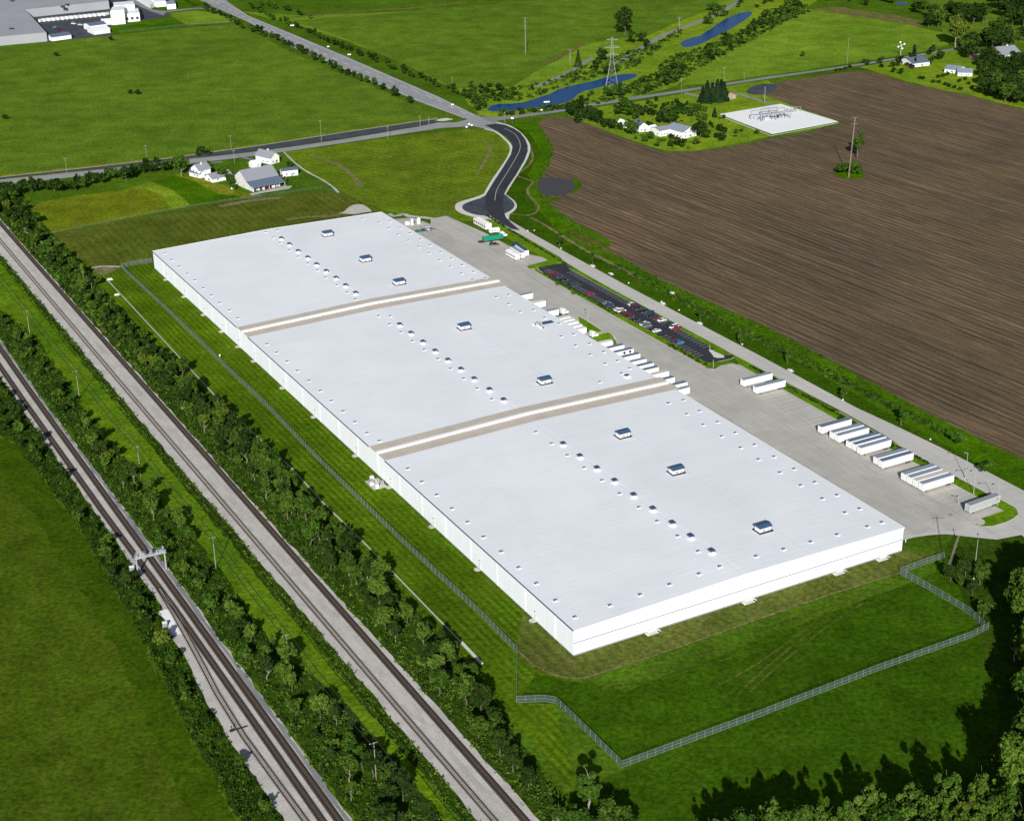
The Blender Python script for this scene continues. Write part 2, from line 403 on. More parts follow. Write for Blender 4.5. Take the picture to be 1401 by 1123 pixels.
# ------------------------------------------------------------ ground, fields, water
sheet('ground', [(-9000,-3000),(9000,-3000),(9000,12000),(-9000,12000)], 0, M['base'], px=False)
Z1, Z2, Z3, Z4, Z5, Z6, Z7 = .04, .08, .12, .16, .20, .24, .28
sheet('crop_field', [(-260,480),(-60,575),(0,600),(26,612),(52,650),(103,718),(165,822),(194,878),(222,947),(248,990),(284,1050),(305,1093),(330,1135),(420,1290),(-350,1290)], Z1, M['crop'], rag=(8, .7))
sheet('crop_margin', Lp((-131,285),(-121,262),(-120.6,230),(-118.8,179),(-119.6,113),(-121,83),(-124.6,29),(-126,-26),(-128,-120),(-142,-120),(-138,-20),(-133,40),(-130,100),(-131,180),(-134,240)), Z2, M['cropedge'], px=False, rag=(5, 1.6))
sheet('hay_field', [(-60,70),(0,64),(65,57),(150,49),(250,39),(320,33),(345,44),(400,72),(450,96),(500,113),(540,133),(575,146),(610,159),(598,163),(560,168.5),(469,182),(360,199),(232,217),(120,231),(0,243),(-90,252)], Z1, M['hay'], rag=(15, 1))
sheet('hay_field', [(320,15),(420,22),(640,12),(820,5),(1000,-12),(1010,4),(960,20),(925,36),(880,62),(840,84),(810,86),(770,106),(735,118),(700,119),(670,123),(640,128),(600,112),(540,82),(480,58),(420,40),(380,28)], Z1, M['hay2'], rag=(15, 1.5))
sheet('hay_field', [(400,29),(520,20),(650,8),(780,-2),(900,-10),(985,-8),(975,18),(925,36),(890,55),(860,50),(800,62),(740,95),(700,119),(660,122),(628,124),(560,92),(500,65),(450,45)], Z2, M['hay'], rag=(15, 1.5))
sheet('hay_field', [(930,118),(950,95),(1000,72),(1050,45),(1100,12),(1180,20),(1240,33),(1290,45),(1298,62),(1250,74),(1174,85),(1100,97),(1040,104),(980,114)], Z1, M['hay2'], rag=(15, 1))
sheet('hay_field', [(1110,12),(1150,10),(1230,22),(1265,30),(1262,37),(1210,29),(1140,18)], Z2, M['drygrass'], rag=(12, 1))
sheet('ploughed_field', [(735,170),(745,162),(765,160),(785,163),(840,184),(880,199),(912,209),(960,206),(1010,199),(1053,190),(1110,180),(1152,170),(1140,163),(1100,150),(1062,140),(1040,133),(1062,124),(1055,118),(1070,112),(1110,106),(1150,100),(1180,97),(1200,101),(1240,113),(1290,124),(1330,132),(1365,142),(1401,150),(1500,172),(1800,240),(1800,900),(1480,655),(1401,628),(1330,595),(1260,560),(1190,522),(1120,484),(1050,447),(985,420),(950,403),(915,388),(880,370),(850,352),(832,343),(815,343),(800,338),(835,338),(836,330),(815,318),(785,303),(762,288),(752,278),(742,268),(735,258),(734,246),(742,242),(752,225),(757,208),(756,198),(748,185)], Z1, M['soil'], rag=(6, .6))
sheet('wet_hollow', [(734,248),(740,243),(760,243),(780,246),(791,252),(790,258),(780,264),(766,269),(748,268),(736,262)], Z2, M['tin'], sm=1)
sheet('grass_fringe', [(780,243),(793,247),(796,256),(789,262),(778,266),(788,257),(786,250)], Z3, M['lush'], sm=1)
sheet('grass_fringe', [(740,268),(756,270),(770,272),(765,275),(748,275)], Z3, M['lush'], sm=1)
sheet('dark_plot', [(1018,128),(1028,118),(1050,114),(1066,118),(1056,127),(1040,131)], Z3, M['asphalt_new'], sm=1)
# grass apron around the far homesteads
sheet('homestead_lawn', [(776,158),(810,148),(880,138),(938,128),(1000,118),(1050,110),(1064,120),(1045,131),(1080,143),(1150,168),(1100,181),(1050,188),(1000,199),(950,207),(914,208),(880,198),(840,184),(800,168)], Z2, M['creekgrass'], rag=(8, .8))
sheet('homestead_lawn', [(1174,92),(1200,88),(1298,70),(1327,66),(1370,72),(1440,90),(1440,165),(1401,149),(1365,141),(1330,131),(1290,124),(1240,112),(1210,103),(1190,96)], Z2, M['creekgrass'], rag=(8, .8))
sheet('far_meadow', [(1290,45),(1300,60),(1330,62),(1420,60),(1500,40),(1500,-15),(1260,-15),(1280,20)], Z1, M['hay'], rag=(20, 2))
# creek valley
sheet('creek_bank', [(625,122),(700,119),(735,112),(780,92),(815,78),(850,58),(890,48),(930,30),(975,12),(1000,2),(1060,0),(1120,0),(1100,16),(1050,46),(1000,73),(950,98),(925,118),(880,131),(800,146),(760,152),(680,162),(655,158),(640,142)], Z3, M['creekgrass'], rag=(10, 1.5))
sheet('pond', [(666,150),(672,145),(684,142.5),(700,142.5),(714,141),(732,136),(750,130),(762,124),(776,119),(795,115),(814,111),(830,106),(845,103),(858,101.5),(868,101.5),(873,103.5),(868,107),(856,111),(845,114),(820,120),(799,125),(790,130),(783,137),(770,142),(757,145),(730,149),(706,152),(685,153),(672,153)], Z4, M['water'], rag=(6, .5))
sheet('pond', [(930,60),(938,55),(959,49),(975,38),(990,28),(1002,22),(1013,18.5),(1024,16),(1029,17),(1027,22),(1018,29),(1010,34),(994,43),(977,52),(960,60),(946,65),(935,65)], Z4, M['water'], rag=(6, .5))
sheet('pond', [(1226,3),(1241,4),(1240,8),(1228,8)], Z4, M['water'])
ribbon('farm_track', [(733,119),(760,108),(785,96),(800,86),(811,80)], 5, Z4, M['asphalt_old'])
ribbon('farm_track', [(843,87),(862,76),(885,62),(905,50),(925,42),(950,33),(985,18),(1010,3),(1030,-8)], 6, Z4, M['asphalt_old'])
ribbon('farm_track', [(400,24),(520,14),(560,12),(640,3)], 7, Z3, M['drygrass'])
ribbon('farm_track', [(745,88),(770,75),(800,60)], 5, Z3, M['drygrass'])
# around the warehouse
sheet('pasture', [(34,286),(60,276),(110,267),(165,261),(205,250),(240,240),(262,236),(330,262),(362,268),(300,276),(200,294),(130,308),(72,319),(50,302)], Z1, M['pasture'], rag=(6, .6))
sheet('pasture_strip', [(238,241),(262,247),(300,262),(330,270),(290,277),(262,281),(240,262),(205,248)], Z2, M['lush'], rag=(6, .4))
sheet('pasture_strip', [(205,249),(238,262),(262,281),(235,287),(222,268),(190,255)], Z2, M['creekgrass'], rag=(6, .4))
sheet('yellow_lawn', [(262,242),(285,246),(305,252),(322,262),(318,268),(300,266),(282,258),(268,250)], Z3, M['yellowlawn'], rag=(4, .4))
sheet('mown_ground', [(68,322),(130,310),(200,296),(300,278),(362,270),(430,262),(465,262),(500,279),(522,288),(540,300),(300,330),(209,345),(209,362),(168,362),(124,366),(95,345)], Z1, M['olive'], rag=(6, .5))
ribbon('dry_strip', [(300,283),(330,277),(358,273),(385,271)], 5, Z2, M['dirtpath'], wob=.3)
ribbon('dry_strip', [(392,301),(420,297),(450,296),(470,292)], 4, Z2, M['dirtpath'], wob=.4)
sheet('mown_mound', [(388,208),(440,203),(500,193),(560,185),(640,177),(665,176),(690,188),(699,205),(697,222),(685,242),(664,266),(640,271),(622,282),(624,290),(660,300),(648,303),(610,302),(540,292),(500,279),(465,262),(430,240)], Z1, M['mound'], rag=(8, .5))
ribbon('dry_strip', [(425,212),(460,225),(482,240),(494,256)], 3, Z2, M['dirtpath'], wob=.4)
ribbon('dry_strip', [(660,192),(671,202),(664,220),(652,240)], 2, Z2, M['dirtpath'], wob=.4)
sheet('lawn', Lp((-31,515),(-.5,505),(-.5,0),(-5,-12),(-16,-5),(-19,-20),(-36,-62),(-36,0),(-33,130),(-33,300),(-36,400)), Z1, M['lawn'], px=False, rag=(10, .5))
sheet('front_lawn', Lp((-16,-3),(4,-26),(140,-18),(165,0),(185,-5),(205,-20),(220,-150),(120,-140),(0,-140),(-48,-110),(-40,-62),(-18,-60),(-19,-21),(-29,-14)), Z1, M['lawn2'], px=False, rag=(10, .5))
sheet('dry_fringe', [(706,890),(731,910),(765,924),(799,926),(861,908),(938,882),(1040,846),(1143,811),(1231,783),(1280,762),(1236,752),(785,895),(716,840)], Z2, M['olivefringe'], rag=(6, .3))
ribbon('worn_path', [(708,890),(720,901),(731.6,910.5),(748,919),(765,925),(782,927.5),(799,927),(830,918),(861,908),(938,882),(1040,846),(1143,811),(1231,784)], .7, Z3, M['dirtpath'], wob=.4)
M['mowline'] = grass('wheel_track', (.048,.078,.006), (.055,.088,.007), (.13,.13,.04), .5)
for pts in ([(1020,952),(1060,915),(1100,882),(1146,847),(1180,826)],[(1010,948),(1050,912),(1090,879),(1136,845)],[(980,940),(1040,905),(1100,862),(1130,838)],[(830,940),(900,930),(980,905),(1060,885)],[(1040,862),(1120,835),(1220,800)]): ribbon('wheel_track', pts, .8, Z3, M['mowline'], wob=.5)
# east verge beside the ploughed field
sheet('verge', [(690,170),(715,165),(735,170),(748,186),(756,200),(755,215),(742,242),(733,250),(737,262),(752,280),(785,303),(820,322),(836,334),(820,343),(850,355),(915,389),(985,421),(1050,449),(1120,486),(1190,524),(1260,562),(1330,597),(1401,630),(1500,675),(1500,740),(1401,675),(1350,646),(1272,604.5),(1221,581.5),(1159,550.5),(1040,487.5),(900,415),(778,348),(720,317),(695,301),(707,285),(700,274),(690,265),(719,219),(723,203),(718,190)], Z2, M['lush'], rag=(8, .5))
sheet('mown_verge', [(700,172),(722,180),(735,200),(735,215),(722,240),(728,250),(722,262),(733,285),(760,312),(800,340),(850,364),(880,384),(940,416),(990,440),(1040,470),(1100,500),(1170,540),(1230,575),(1330,628),(1330,636),(1272,604.5),(1221,581.5),(1159,550.5),(1040,487.5),(900,415),(778,348),(720,317),(695,301),(707,285),(700,274),(690,265),(719,219),(723,203),(718,190),(700,176)], Z3, M['lawn2'], rag=(8, .5))
ribbon('worn_path', [(726,205),(729,216),(722,228),(708,240),(722,246),(729,250),(722,259),(724,268),(733,277),(737,285),(732,292),(722,295),(708,294),(696,293)], 1.6, Z4, M['dirtpath'], wob=.3)
ribbon('worn_path', [(726,298),(750,311),(783,332),(809,347),(835,360),(876,382)], 2.2, Z4, M['dirtpath'], wob=.5)
sheet('weedy_patch', [(770,310),(790,318),(812,326),(832,334),(812,341),(795,333),(780,322)], Z4, M['olive'], sm=1)
# ground under the tree belts and between the railways
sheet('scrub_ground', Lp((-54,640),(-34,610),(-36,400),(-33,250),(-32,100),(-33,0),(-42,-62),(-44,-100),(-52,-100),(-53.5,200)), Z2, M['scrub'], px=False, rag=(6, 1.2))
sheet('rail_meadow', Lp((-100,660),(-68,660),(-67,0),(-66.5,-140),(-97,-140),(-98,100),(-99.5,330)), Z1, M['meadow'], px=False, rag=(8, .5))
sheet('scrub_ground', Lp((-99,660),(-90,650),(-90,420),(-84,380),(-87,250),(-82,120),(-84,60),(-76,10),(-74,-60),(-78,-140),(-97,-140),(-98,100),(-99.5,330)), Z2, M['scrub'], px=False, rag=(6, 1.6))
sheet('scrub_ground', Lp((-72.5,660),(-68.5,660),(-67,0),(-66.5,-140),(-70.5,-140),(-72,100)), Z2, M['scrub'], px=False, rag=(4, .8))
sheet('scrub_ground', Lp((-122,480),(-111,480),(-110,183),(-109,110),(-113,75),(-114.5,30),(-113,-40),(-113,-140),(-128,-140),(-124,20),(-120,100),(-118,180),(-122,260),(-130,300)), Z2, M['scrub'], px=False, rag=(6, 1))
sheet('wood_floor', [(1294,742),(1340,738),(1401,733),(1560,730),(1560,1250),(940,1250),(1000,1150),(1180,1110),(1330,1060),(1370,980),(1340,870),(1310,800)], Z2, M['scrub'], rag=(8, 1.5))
sheet('bright_verge', [(15,250),(60,246),(180,233),(258,219),(360,201),(469,183.5),(598,163.5),(598,161),(469,180.5),(360,197.5),(232,215),(0,240)], Z3, M['yellowlawn'], rag=(12, .8))

# ------------------------------------------------------------ roads
sheet('highway', [(262,-8),(296,-8),(340,22.5),(400,47),(469,76),(540,107),(598,132),(650,157.5),(663,161.5),(678,166),(690,171),(680,180),(665,177),(640,172),(655,168),(637,163),(572,139.5),(469,95.6),(400,65),(340,31),(271,0)], Z5, M['asphalt_grey'])
ribbon('lane_marking', [(280,-4),(340,27),(469,86),(598,137),(645,160)], .5, Z6, M['paint'], curve=False, dash=(10, 22))
ribbon('lane_marking', [(290,-4),(342,23.7),(469,78),(598,133.5),(648,158.5)], .35, Z6, M['paint'], curve=False)
ribbon('lane_marking', [(272,2),(340,29.8),(469,93.6),(572,137.5),(634,162)], .35, Z6, M['paint'], curve=False)
sheet('road', [(-60,252.5),(0,246.5),(155,231),(258,218.5),(360,207),(469,191.5),(572,174),(598,168.5),(624,168),(640,164),(665,165),(684,172),(697,182),(690,184),(673,178),(645,173),(598,176.5),(495,192.5),(417.5,204),(360,212.5),(181,234),(15.5,252),(-60,259)], Z5, M['asphalt_grey'])
sheet('road', [(-60,250),(0,243.5),(120,230.5),(232,217.5),(360,199.5),(469,182.5),(577.6,166.6),(598,164),(600,167.5),(572,173),(469,190.5),(360,206),(258,217.5),(155,230),(0,245.5),(-60,252)], Z6, M['asphalt_new'])
ribbon('road_edge', [(-60,249.5),(0,243),(120,230),(232,217),(360,199),(469,182),(577,166),(600,163)], .8, Z7, M['kerb'], curve=False)
ribbon('lane_marking', [(0,247.4),(155,231.2),(258,218.8),(360,207.2),(469,191.6),(572,174.2)], .35, Z7, M['yellowpaint'], curve=False, dash=(18, 40))
sheet('traffic_island', [(596,165.5),(603,163.2),(612,162.4),(620,164),(612,165.5),(604,166.4)], Z6, M['kerb'], thick=.12)
sheet('road', [(655,160),(680,161.3),(720,156.5),(773,149.3),(817,141),(880,131.5),(938,122.8),(1040,107.2),(1107,98),(1174,88.2),(1240,77.7),(1298,68),(1327,62.8),(1340,59),(1344,60.5),(1330,65),(1298,70.3),(1240,80),(1174,90.8),(1107,100.5),(1040,110.2),(938,126.2),(880,135.2),(817,145),(773,153),(720,160.5),(684,165.4),(672,168)], Z6, M['asphalt_old'])
ribbon('driveway', [(1002,127),(1020,132),(1040,138),(1056,144),(1064,147)], 4, Z4, M['asphalt_old'])
ribbon('driveway', [(937,127),(946,130),(958,133)], 3.5, Z4, M['asphalt_old'])
# dark curving access road and turning bulb with its concrete collar
ribbon('kerb_strip', [(663,177),(678,181),(690,190),(699,201),(697.5,212),(688,228),(674,248),(664,266)], 2.0, Z5, M['kerb'])
ribbon('kerb_strip', [(680,168),(697,173),(712,183),(722,196),(723.5,206),(718,221),(703,245),(690,266)], 2.0, Z5, M['kerb'])
sheet('turning_circle_collar', [(622,284),(624,279),(632,275.5),(645,272),(660,267),(668,262),(688,264),(697,270),(705,276),(708,283),(704,289),(696,294),(697,301),(686,306),(680,304),(668,302),(650,298),(634,294),(624,289)], Z5, M['kerb'], sm=1)
sheet('turning_circle', [(632,284),(634,280),(645,275.5),(660,271),(672,262),(684,262),(695,270),(703,277),(704.5,283),(699,289),(690,293),(676,296),(655,295.5),(642,292),(634,288)], Z6, M['asphalt_new'], sm=1)
sheet('access_road', [(663,172),(678,170),(690,171.5),(703,176.5),(712,182.5),(719,192),(722,200),(722,208),(717.5,220),(706,240),(695,256),(689,268),(688,285),(692,298),(700,306),(712,316),(700,314),(686,306),(672,297),(664,285),(664,268),(675,250),(688,230),(699,212),(701,203),(700,196),(693,187),(680,180)], Z7, M['asphalt'])
ribbon('lane_marking', [(690,176),(704,184),(711,195),(711,206),(704,220),(692,240),(680,260),(677,275)], .4, Z7+.03, M['paint_grey'])
# pale concrete service road round the yard
sheet('service_road', Lp((204.5,430),(208,452),(212.4,436),(211,400),(210.3,360),(209.6,300),(209.8,240),(210.4,180),(210,110),(211.8,88),(213.4,60),(213.8,33),(214,10),(214,-22),(200,-17),(188,-13.4),(176.1,-11.2),(168.6,-4.1),(163,1.5),(157.3,4),(151,5.6),(145.7,5.8),(140.6,2),(141,30),(165,60),(199,60),(201.5,80),(202,110),(200.5,170),(200,228),(199.5,294),(201,342),(203,380)), Z5, M['roadconc'], px=False)
sheet('road_spur', [(1395,669),(1401,672),(1500,722),(1560,760),(1500,800),(1430,733),(1401,735),(1380,720)], Z5, M['roadconc'])
# dock yard
YARD = Lp((140.5,455),(141,476),(165,470),(168,452),(173,462),(183.6,462),(188,420),(188.5,375),(197,358),(196,352),(181.5,349),(180.5,340),(180.5,182),(182,178),(192,182),(195.0,176),(194.3,150),(194.2,100),(194.2,20),(194.6,4.4),(182.3,4.4),(176,5),(171,1),(168,1),(162,4.5),(157.3,6),(151,7.6),(145.7,7.8),(140.5,6))
sheet('dock_yard', YARD, Z6, M['concrete'], px=False)
# green strips and islands standing in the concrete
sheet('green_strip', [(648,301),(660,307),(685,321.6),(715,338),(749.7,356.8),(738,360.5),(721,364.5),(724,368.5),(731.6,367.8),(745,364.6),(768,361),(772,358.5),(766,352.5),(735,334.5),(708,319.5),(688,309.5),(670,301)], Z7, M['island'], thick=.1)
sheet('green_strip', Lp((197.0,200),(197.3,240),(197.3,294),(197.4,334),(199.2,338),(200.2,336),(199.8,294),(200.2,228),(200.4,196),(199.6,188),(195.5,191),(194.8,196)), Z7, M['island'], px=False, thick=.1)
sheet('green_strip', Lp((180.3,181),(179.7,250),(179.4,300),(179.6,346),(181.5,346),(181.8,300),(183.0,262),(183.4,240),(183.4,186),(193,183),(195,179)), Z7, M['island'], px=False, thick=.1)
sheet('green_strip', Lp((195.0,176.5),(200.2,189),(200.6,150),(200.3,110),(199.4,80),(199.3,50),(199.6,18),(200.4,9),(200.2,3.5),(197.6,-.4),(193.5,-2.2),(188.8,-2.9),(182.5,-2.8),(178.9,-1.2),(177.6,1),(178.8,3.2),(182.3,4.4),(194.6,4.5),(194.2,20),(194.2,60),(194.2,110),(194.4,160)), Z7, M['island'], px=False, thick=.12)
ribbon('kerb_strip', Lp((195.0,176),(194.1,110),(194.0,60),(194.0,20),(194.5,4.3),(182.3,4.2),(178.7,3.2),(177.3,1),(178.7,-1.4),(182.5,-3.1),(188.8,-3.2),(193.7,-2.4),(197.9,-.6),(200.5,3.3),(200.7,9),(199.9,18),(199.6,50),(199.7,80),(200.6,110)), .35, Z7+.15, M['kerb'], px=False, curve=False)
sheet('rock_bed', [(1333,714),(1336,710.5),(1342,710),(1348,714),(1347,718),(1341,720),(1335,718)], Z7+.16, M['gravelpale'], sm=1)
sheet('manhole_patch', [(1296,705),(1300,703),(1304,705),(1300,707.5)], Z7, M['asphalt_old'], sm=1)
# little lawns at the docks
sheet('dock_lawn', [(791,434),(798,437),(823,453),(820,455),(800,456),(797,452),(794,445)], Z7, M['island'], thick=.1)
sheet('dock_lawn', [(803,462),(832,455.5),(835,457),(840,462),(838,464),(815,468.5),(806,466)], Z7, M['island'], thick=.1)
ribbon('kerb_strip', [(800,460),(818,458),(833,455),(841,462),(843,468),(841,474)], .9, Z7+.02, M['kerb'], curve=False)
ribbon('kerb_strip', [(791,433.5),(800,437.5),(812,445),(824,453.5)], .5, Z7+.14, M['kerb'], curve=False)
ribbon('green_ditch', [(837,463),(841,467),(842,472),(840,476)], 1.4, Z7+.03, M['creekgrass'], curve=False)
# car park
LOT = Lp((182,345),(184.5,352),(197.4,350),(199.2,344),(197.0,337),(197.2,332),(197.2,204),(196.4,201.5),(194.6,199),(195.4,194),(198.6,190.5),(199.6,186),(195.6,184.5),(184.0,185.5),(182.6,187.0),(182.6,262),(181.4,300),(181.2,338))
sheet('car_park', LOT, Z7+.0, M['asphalt'], px=False)
ribbon('kerb_strip', Lp((184.0,184.9),(195.6,184.0),(200.6,185.4)), .45, Z7+.04, M['kerb'], px=False, curve=False)
ribbon('kerb_strip', Lp((198.6,190.5),(195.2,194),(194.4,199.3),(196.5,201.8),(197.3,204.4),(197.3,332),(197.1,337)), .35, Z7+.08, M['kerb'], px=False, curve=False)
ribbon('kerb_strip', Lp((182.2,345),(184.5,352.4),(197.4,350.6)), .35, Z7+.04, M['kerb'], px=False, curve=False)
sheet('lot_paving', Lp((190,189),(195.5,186.5),(196,196),(193.8,200),(192,194)), Z7+.05, M['kerb'], px=False, sm=1)
ribbon('worn_lane', Lp((186,349),(188,330),(189,310)), 3, Z7+.03, M['asphalt_new'], px=False)
bmS = MB()
def stall(v0, v1, u):
    bmS.box(tuple(L((v0+v1)/2, u, Z7+.05)), (abs(v1-v0), .2, .02), 0, RZ)
for k in range(54): stall(183.2, 187.6, 195+k*2.75)
for k in range(48): stall(192.9, 196.9, 203+k*2.75)
o = bmS.build('stall_markings', M['paint_grey']); o['kind'] = 'structure'
# joints across the yard where trailers park
bmS = MB()
for k in range(28): bmS.box(tuple(L(187, 14+k*3.6+(.4 if k % 3 else 0), Z7+.01)), (15, .12, .012), 0, RZ)
for k in range(9): bmS.box(tuple(L(187, 120+k*3.6, Z7+.01)), (15, .16, .012), 0, RZ)
o = bmS.build('bay_markings', M['kerb']); o['kind'] = 'structure'
for i_, pts in enumerate(([(1040,560),(1100,600),(1160,640),(1215,672),(1300,700)],[(1258,676),(1290,692),(1330,715),(1360,730)],[(1010,520),(1060,545),(1110,585),(1150,612),(1200,650)],[(700,345),(760,385),(830,430),(900,470),(980,520)],[(1250,690),(1272,700),(1278,716),(1262,728)],[(640,320),(690,352),(745,392),(800,425)])):
    ribbon('tyre_mark', pts, .5, Z7-.005, M['tyremark'], wob=.6)
# paths and bare patches at the building
ribbon('gravel_path', [(532,293),(540,296),(552,293.5),(560,296),(580,298),(600,301),(605,303)], 3.4, Z4, M['gravelpale'], wob=.25)
sheet('bare_gravel', [(461,292),(470,291),(480,281),(495,279.5),(503,284),(510,290),(498,291),(486,294),(475,293)], Z4, M['gravelpale'], sm=1)
sheet('bare_gravel', [(124,367),(135,364),(150,363.5),(166,364),(158,371),(140,378),(132,374)], Z4, M['dirtpath'], sm=1)
ribbon('gravel_path', [(125,367),(140,365),(165,365.5)], 2.2, Z5, M['gravelpale'], wob=.3)
ribbon('farm_lane', [(385,205),(400,220),(418,234),(440,246),(455,256),(463,264)], 1.6, Z4, M['gravelpale'], wob=.3)
ribbon('farm_lane', [(333,216),(345,219),(352,222)], 3, Z4, M['asphalt_old'])
ribbon('farm_lane', [(290,223),(305,222)], 3, Z4, M['asphalt_old'])
sheet('worn_yard', [(341,266),(388,255),(400,255),(396,259),(360,264.5),(345,268)], Z5, M['gravelpale'])
# substation pad
sheet('substation_pad', [(985,157),(1068,143),(1146,167),(1056,184)], Z5, M['padwhite'], thick=.2)
ribbon('pad_kerb', [(984,159),(1055,186.5),(1146,169)], 1.2, Z5, M['kerb'], curve=False)
# top left industrial estate ground
sheet('estate_yard', [(30,8),(150,-8),(166,-8),(206,14),(232,17),(230,24),(190,31),(150,49),(65,58),(45,40)], Z5, M['asphalt_new'])
sheet('estate_yard', [(163,-4),(180,-4),(210,14),(228,16),(224,22),(205,16)], Z6, M['asphalt_old'])
ribbon('estate_road', [(225,17),(250,14),(275,12),(296,15)], 7, Z6, M['asphalt_old'])
sheet('estate_lawn', [(146,38),(190,30),(232,24),(255,34),(250,37),(160,47),(148,44)], Z6, M['lush'])
sheet('estate_lawn', [(231,18),(270,15),(310,22),(322,31),(256,35),(236,24)], Z6, M['hay2'])
sheet('estate_lawn', [(236,-4),(262,-4),(290,8),(252,12),(245,4)], Z6, M['lush'])
sheet('dark_plot', [(250,0),(256,0),(272,8),(266,9.5)], Z7, M['scrub'])

# ------------------------------------------------------------ railways
def rail_bed(name, ps, mat, z): return sheet(name, Lp(*ps), z, mat, px=False, rag=(5, .45))
rail_bed('ballast_bed', [(-54.2,900),(-53.8,400),(-52.8,100),(-51.8,-40),(-51.8,-160),(-66.6,-160),(-67,20),(-68,180),(-68.8,380),(-69.6,500),(-70,900)], M['ballast'], Z4)
rail_bed('ballast_bed', [(-100.8,900),(-100.3,300),(-98.2,120),(-97.7,0),(-97.7,-160),(-113.4,-160),(-114.4,-20),(-115.0,10),(-113.8,40),(-111.8,65),(-111.8,84),(-108.6,100),(-109.6,180),(-111,310),(-111.2,900)], M['ballast'], Z4)
rail_bed('ballast_shoulder', [(-101.4,900),(-101.2,300),(-100.0,120),(-99.4,0),(-99.4,-160),(-97.9,-160),(-98.0,0),(-98.5,120),(-100.4,300),(-100.9,900)], M['asphalt_old'], Z5)
sheet('siding_gravel', [(214,838),(226,834),(242,834),(256,852),(250,868),(236,868),(228,852)], Z5, M['padwhite'], rag=(2, .5))
ribbon('stained_ballast', Lp((-59.5,900),(-59.7,300),(-59.3,-160)), 2.4, Z5, M['gravelpale'], px=False, curve=False, wob=.3)
def track(label, path, gauge=1.5, bedw=3.0, pale=False):
    P = [L(*a) for a in path]; Q = [P[0]]
    for a, b in zip(P[:-1], P[1:]):
        k = max(1, int((b-a).length/12)); Q += [a+(b-a)*((j+1)/k) for j in range(k)]
    P = Q
    t = thing('railway_track', label, 'railway track', P[0])
    o = P[0]
    def strip(name, off, wd, z0, z1, mat):
        m = MB(); vs = []
        for i, p in enumerate(P):
            d = (P[min(i+1, len(P)-1)]-P[max(i-1, 0)]).normalized(); nn = Vector((-d.y, d.x, 0))
            c = p-o+nn*off
            vs += [c-nn*wd+Vector((0,0,z0)), c+nn*wd+Vector((0,0,z0)), c+nn*wd*.8+Vector((0,0,z1)), c-nn*wd*.8+Vector((0,0,z1))]
        fs = []
        for i in range(len(P)-1):
            a = 4*i; b = a+4
            fs += [(a,b,b+3,a+3),(a+3,b+3,b+2,a+2),(a+2,b+2,b+1,a+1)]
        m.add(vs, fs); return m.build(name, mat, t)
    strip('track_bed', 0, bedw/2, .14, .24, M['ballast2'] if pale else M['ballastdark'])
    for s_ in (-1, 1): strip('rail', s_*gauge/2, .14, .34, .5, M['rail'])
    m = MB(); acc = 0
    for a, b in zip(P[:-1], P[1:]):
        d = b-a; ln = d.length; d.normalize(); ang = math.atan2(d.y, d.x); x = acc
        while x < ln:
            p = a+d*x-o; m.box((p.x, p.y, .29), (.30, 2.6, .14), 0, ang+random.uniform(-.01,.01)); x += .78
        acc = x-ln
    s = m.build('sleepers', M['sleeperpale'] if pale else M['sleeper'], t); s['kind'] = 'stuff'
    return t
track('dark ballasted track of the near railway, on the side towards the white warehouse', [(-56.3,900),(-56.0,500),(-55.2,200),(-55.3,-160)], bedw=3.0)
track('single track of the near railway on the side away from the warehouse', [(-64.3,900),(-64.0,300),(-63.2,0),(-62.4,-160)], bedw=2.2, pale=True)
track('dark ballasted track of the far left railway, next to its grey shoulder', [(-103.6,900),(-102.9,310),(-101.6,100),(-101.1,0),(-100.7,-160)], bedw=3.0)
track('middle track of the far left railway, passing under the signal gantry', [(-109.6,900),(-108.2,310),(-107.0,180),(-105.4,95),(-105.2,0),(-104.9,-160)], bedw=2.4)
track('siding track splitting off below the signal gantry beside white gravel', [(-106.0,112),(-106.6,92),(-108.3,62),(-109.9,38),(-110.5,12),(-110.0,-10),(-109.2,-40),(-108.9,-160)], bedw=2.0, pale=True)
def smallboxes(name, label, cat, pts, dims, mat):
    pass
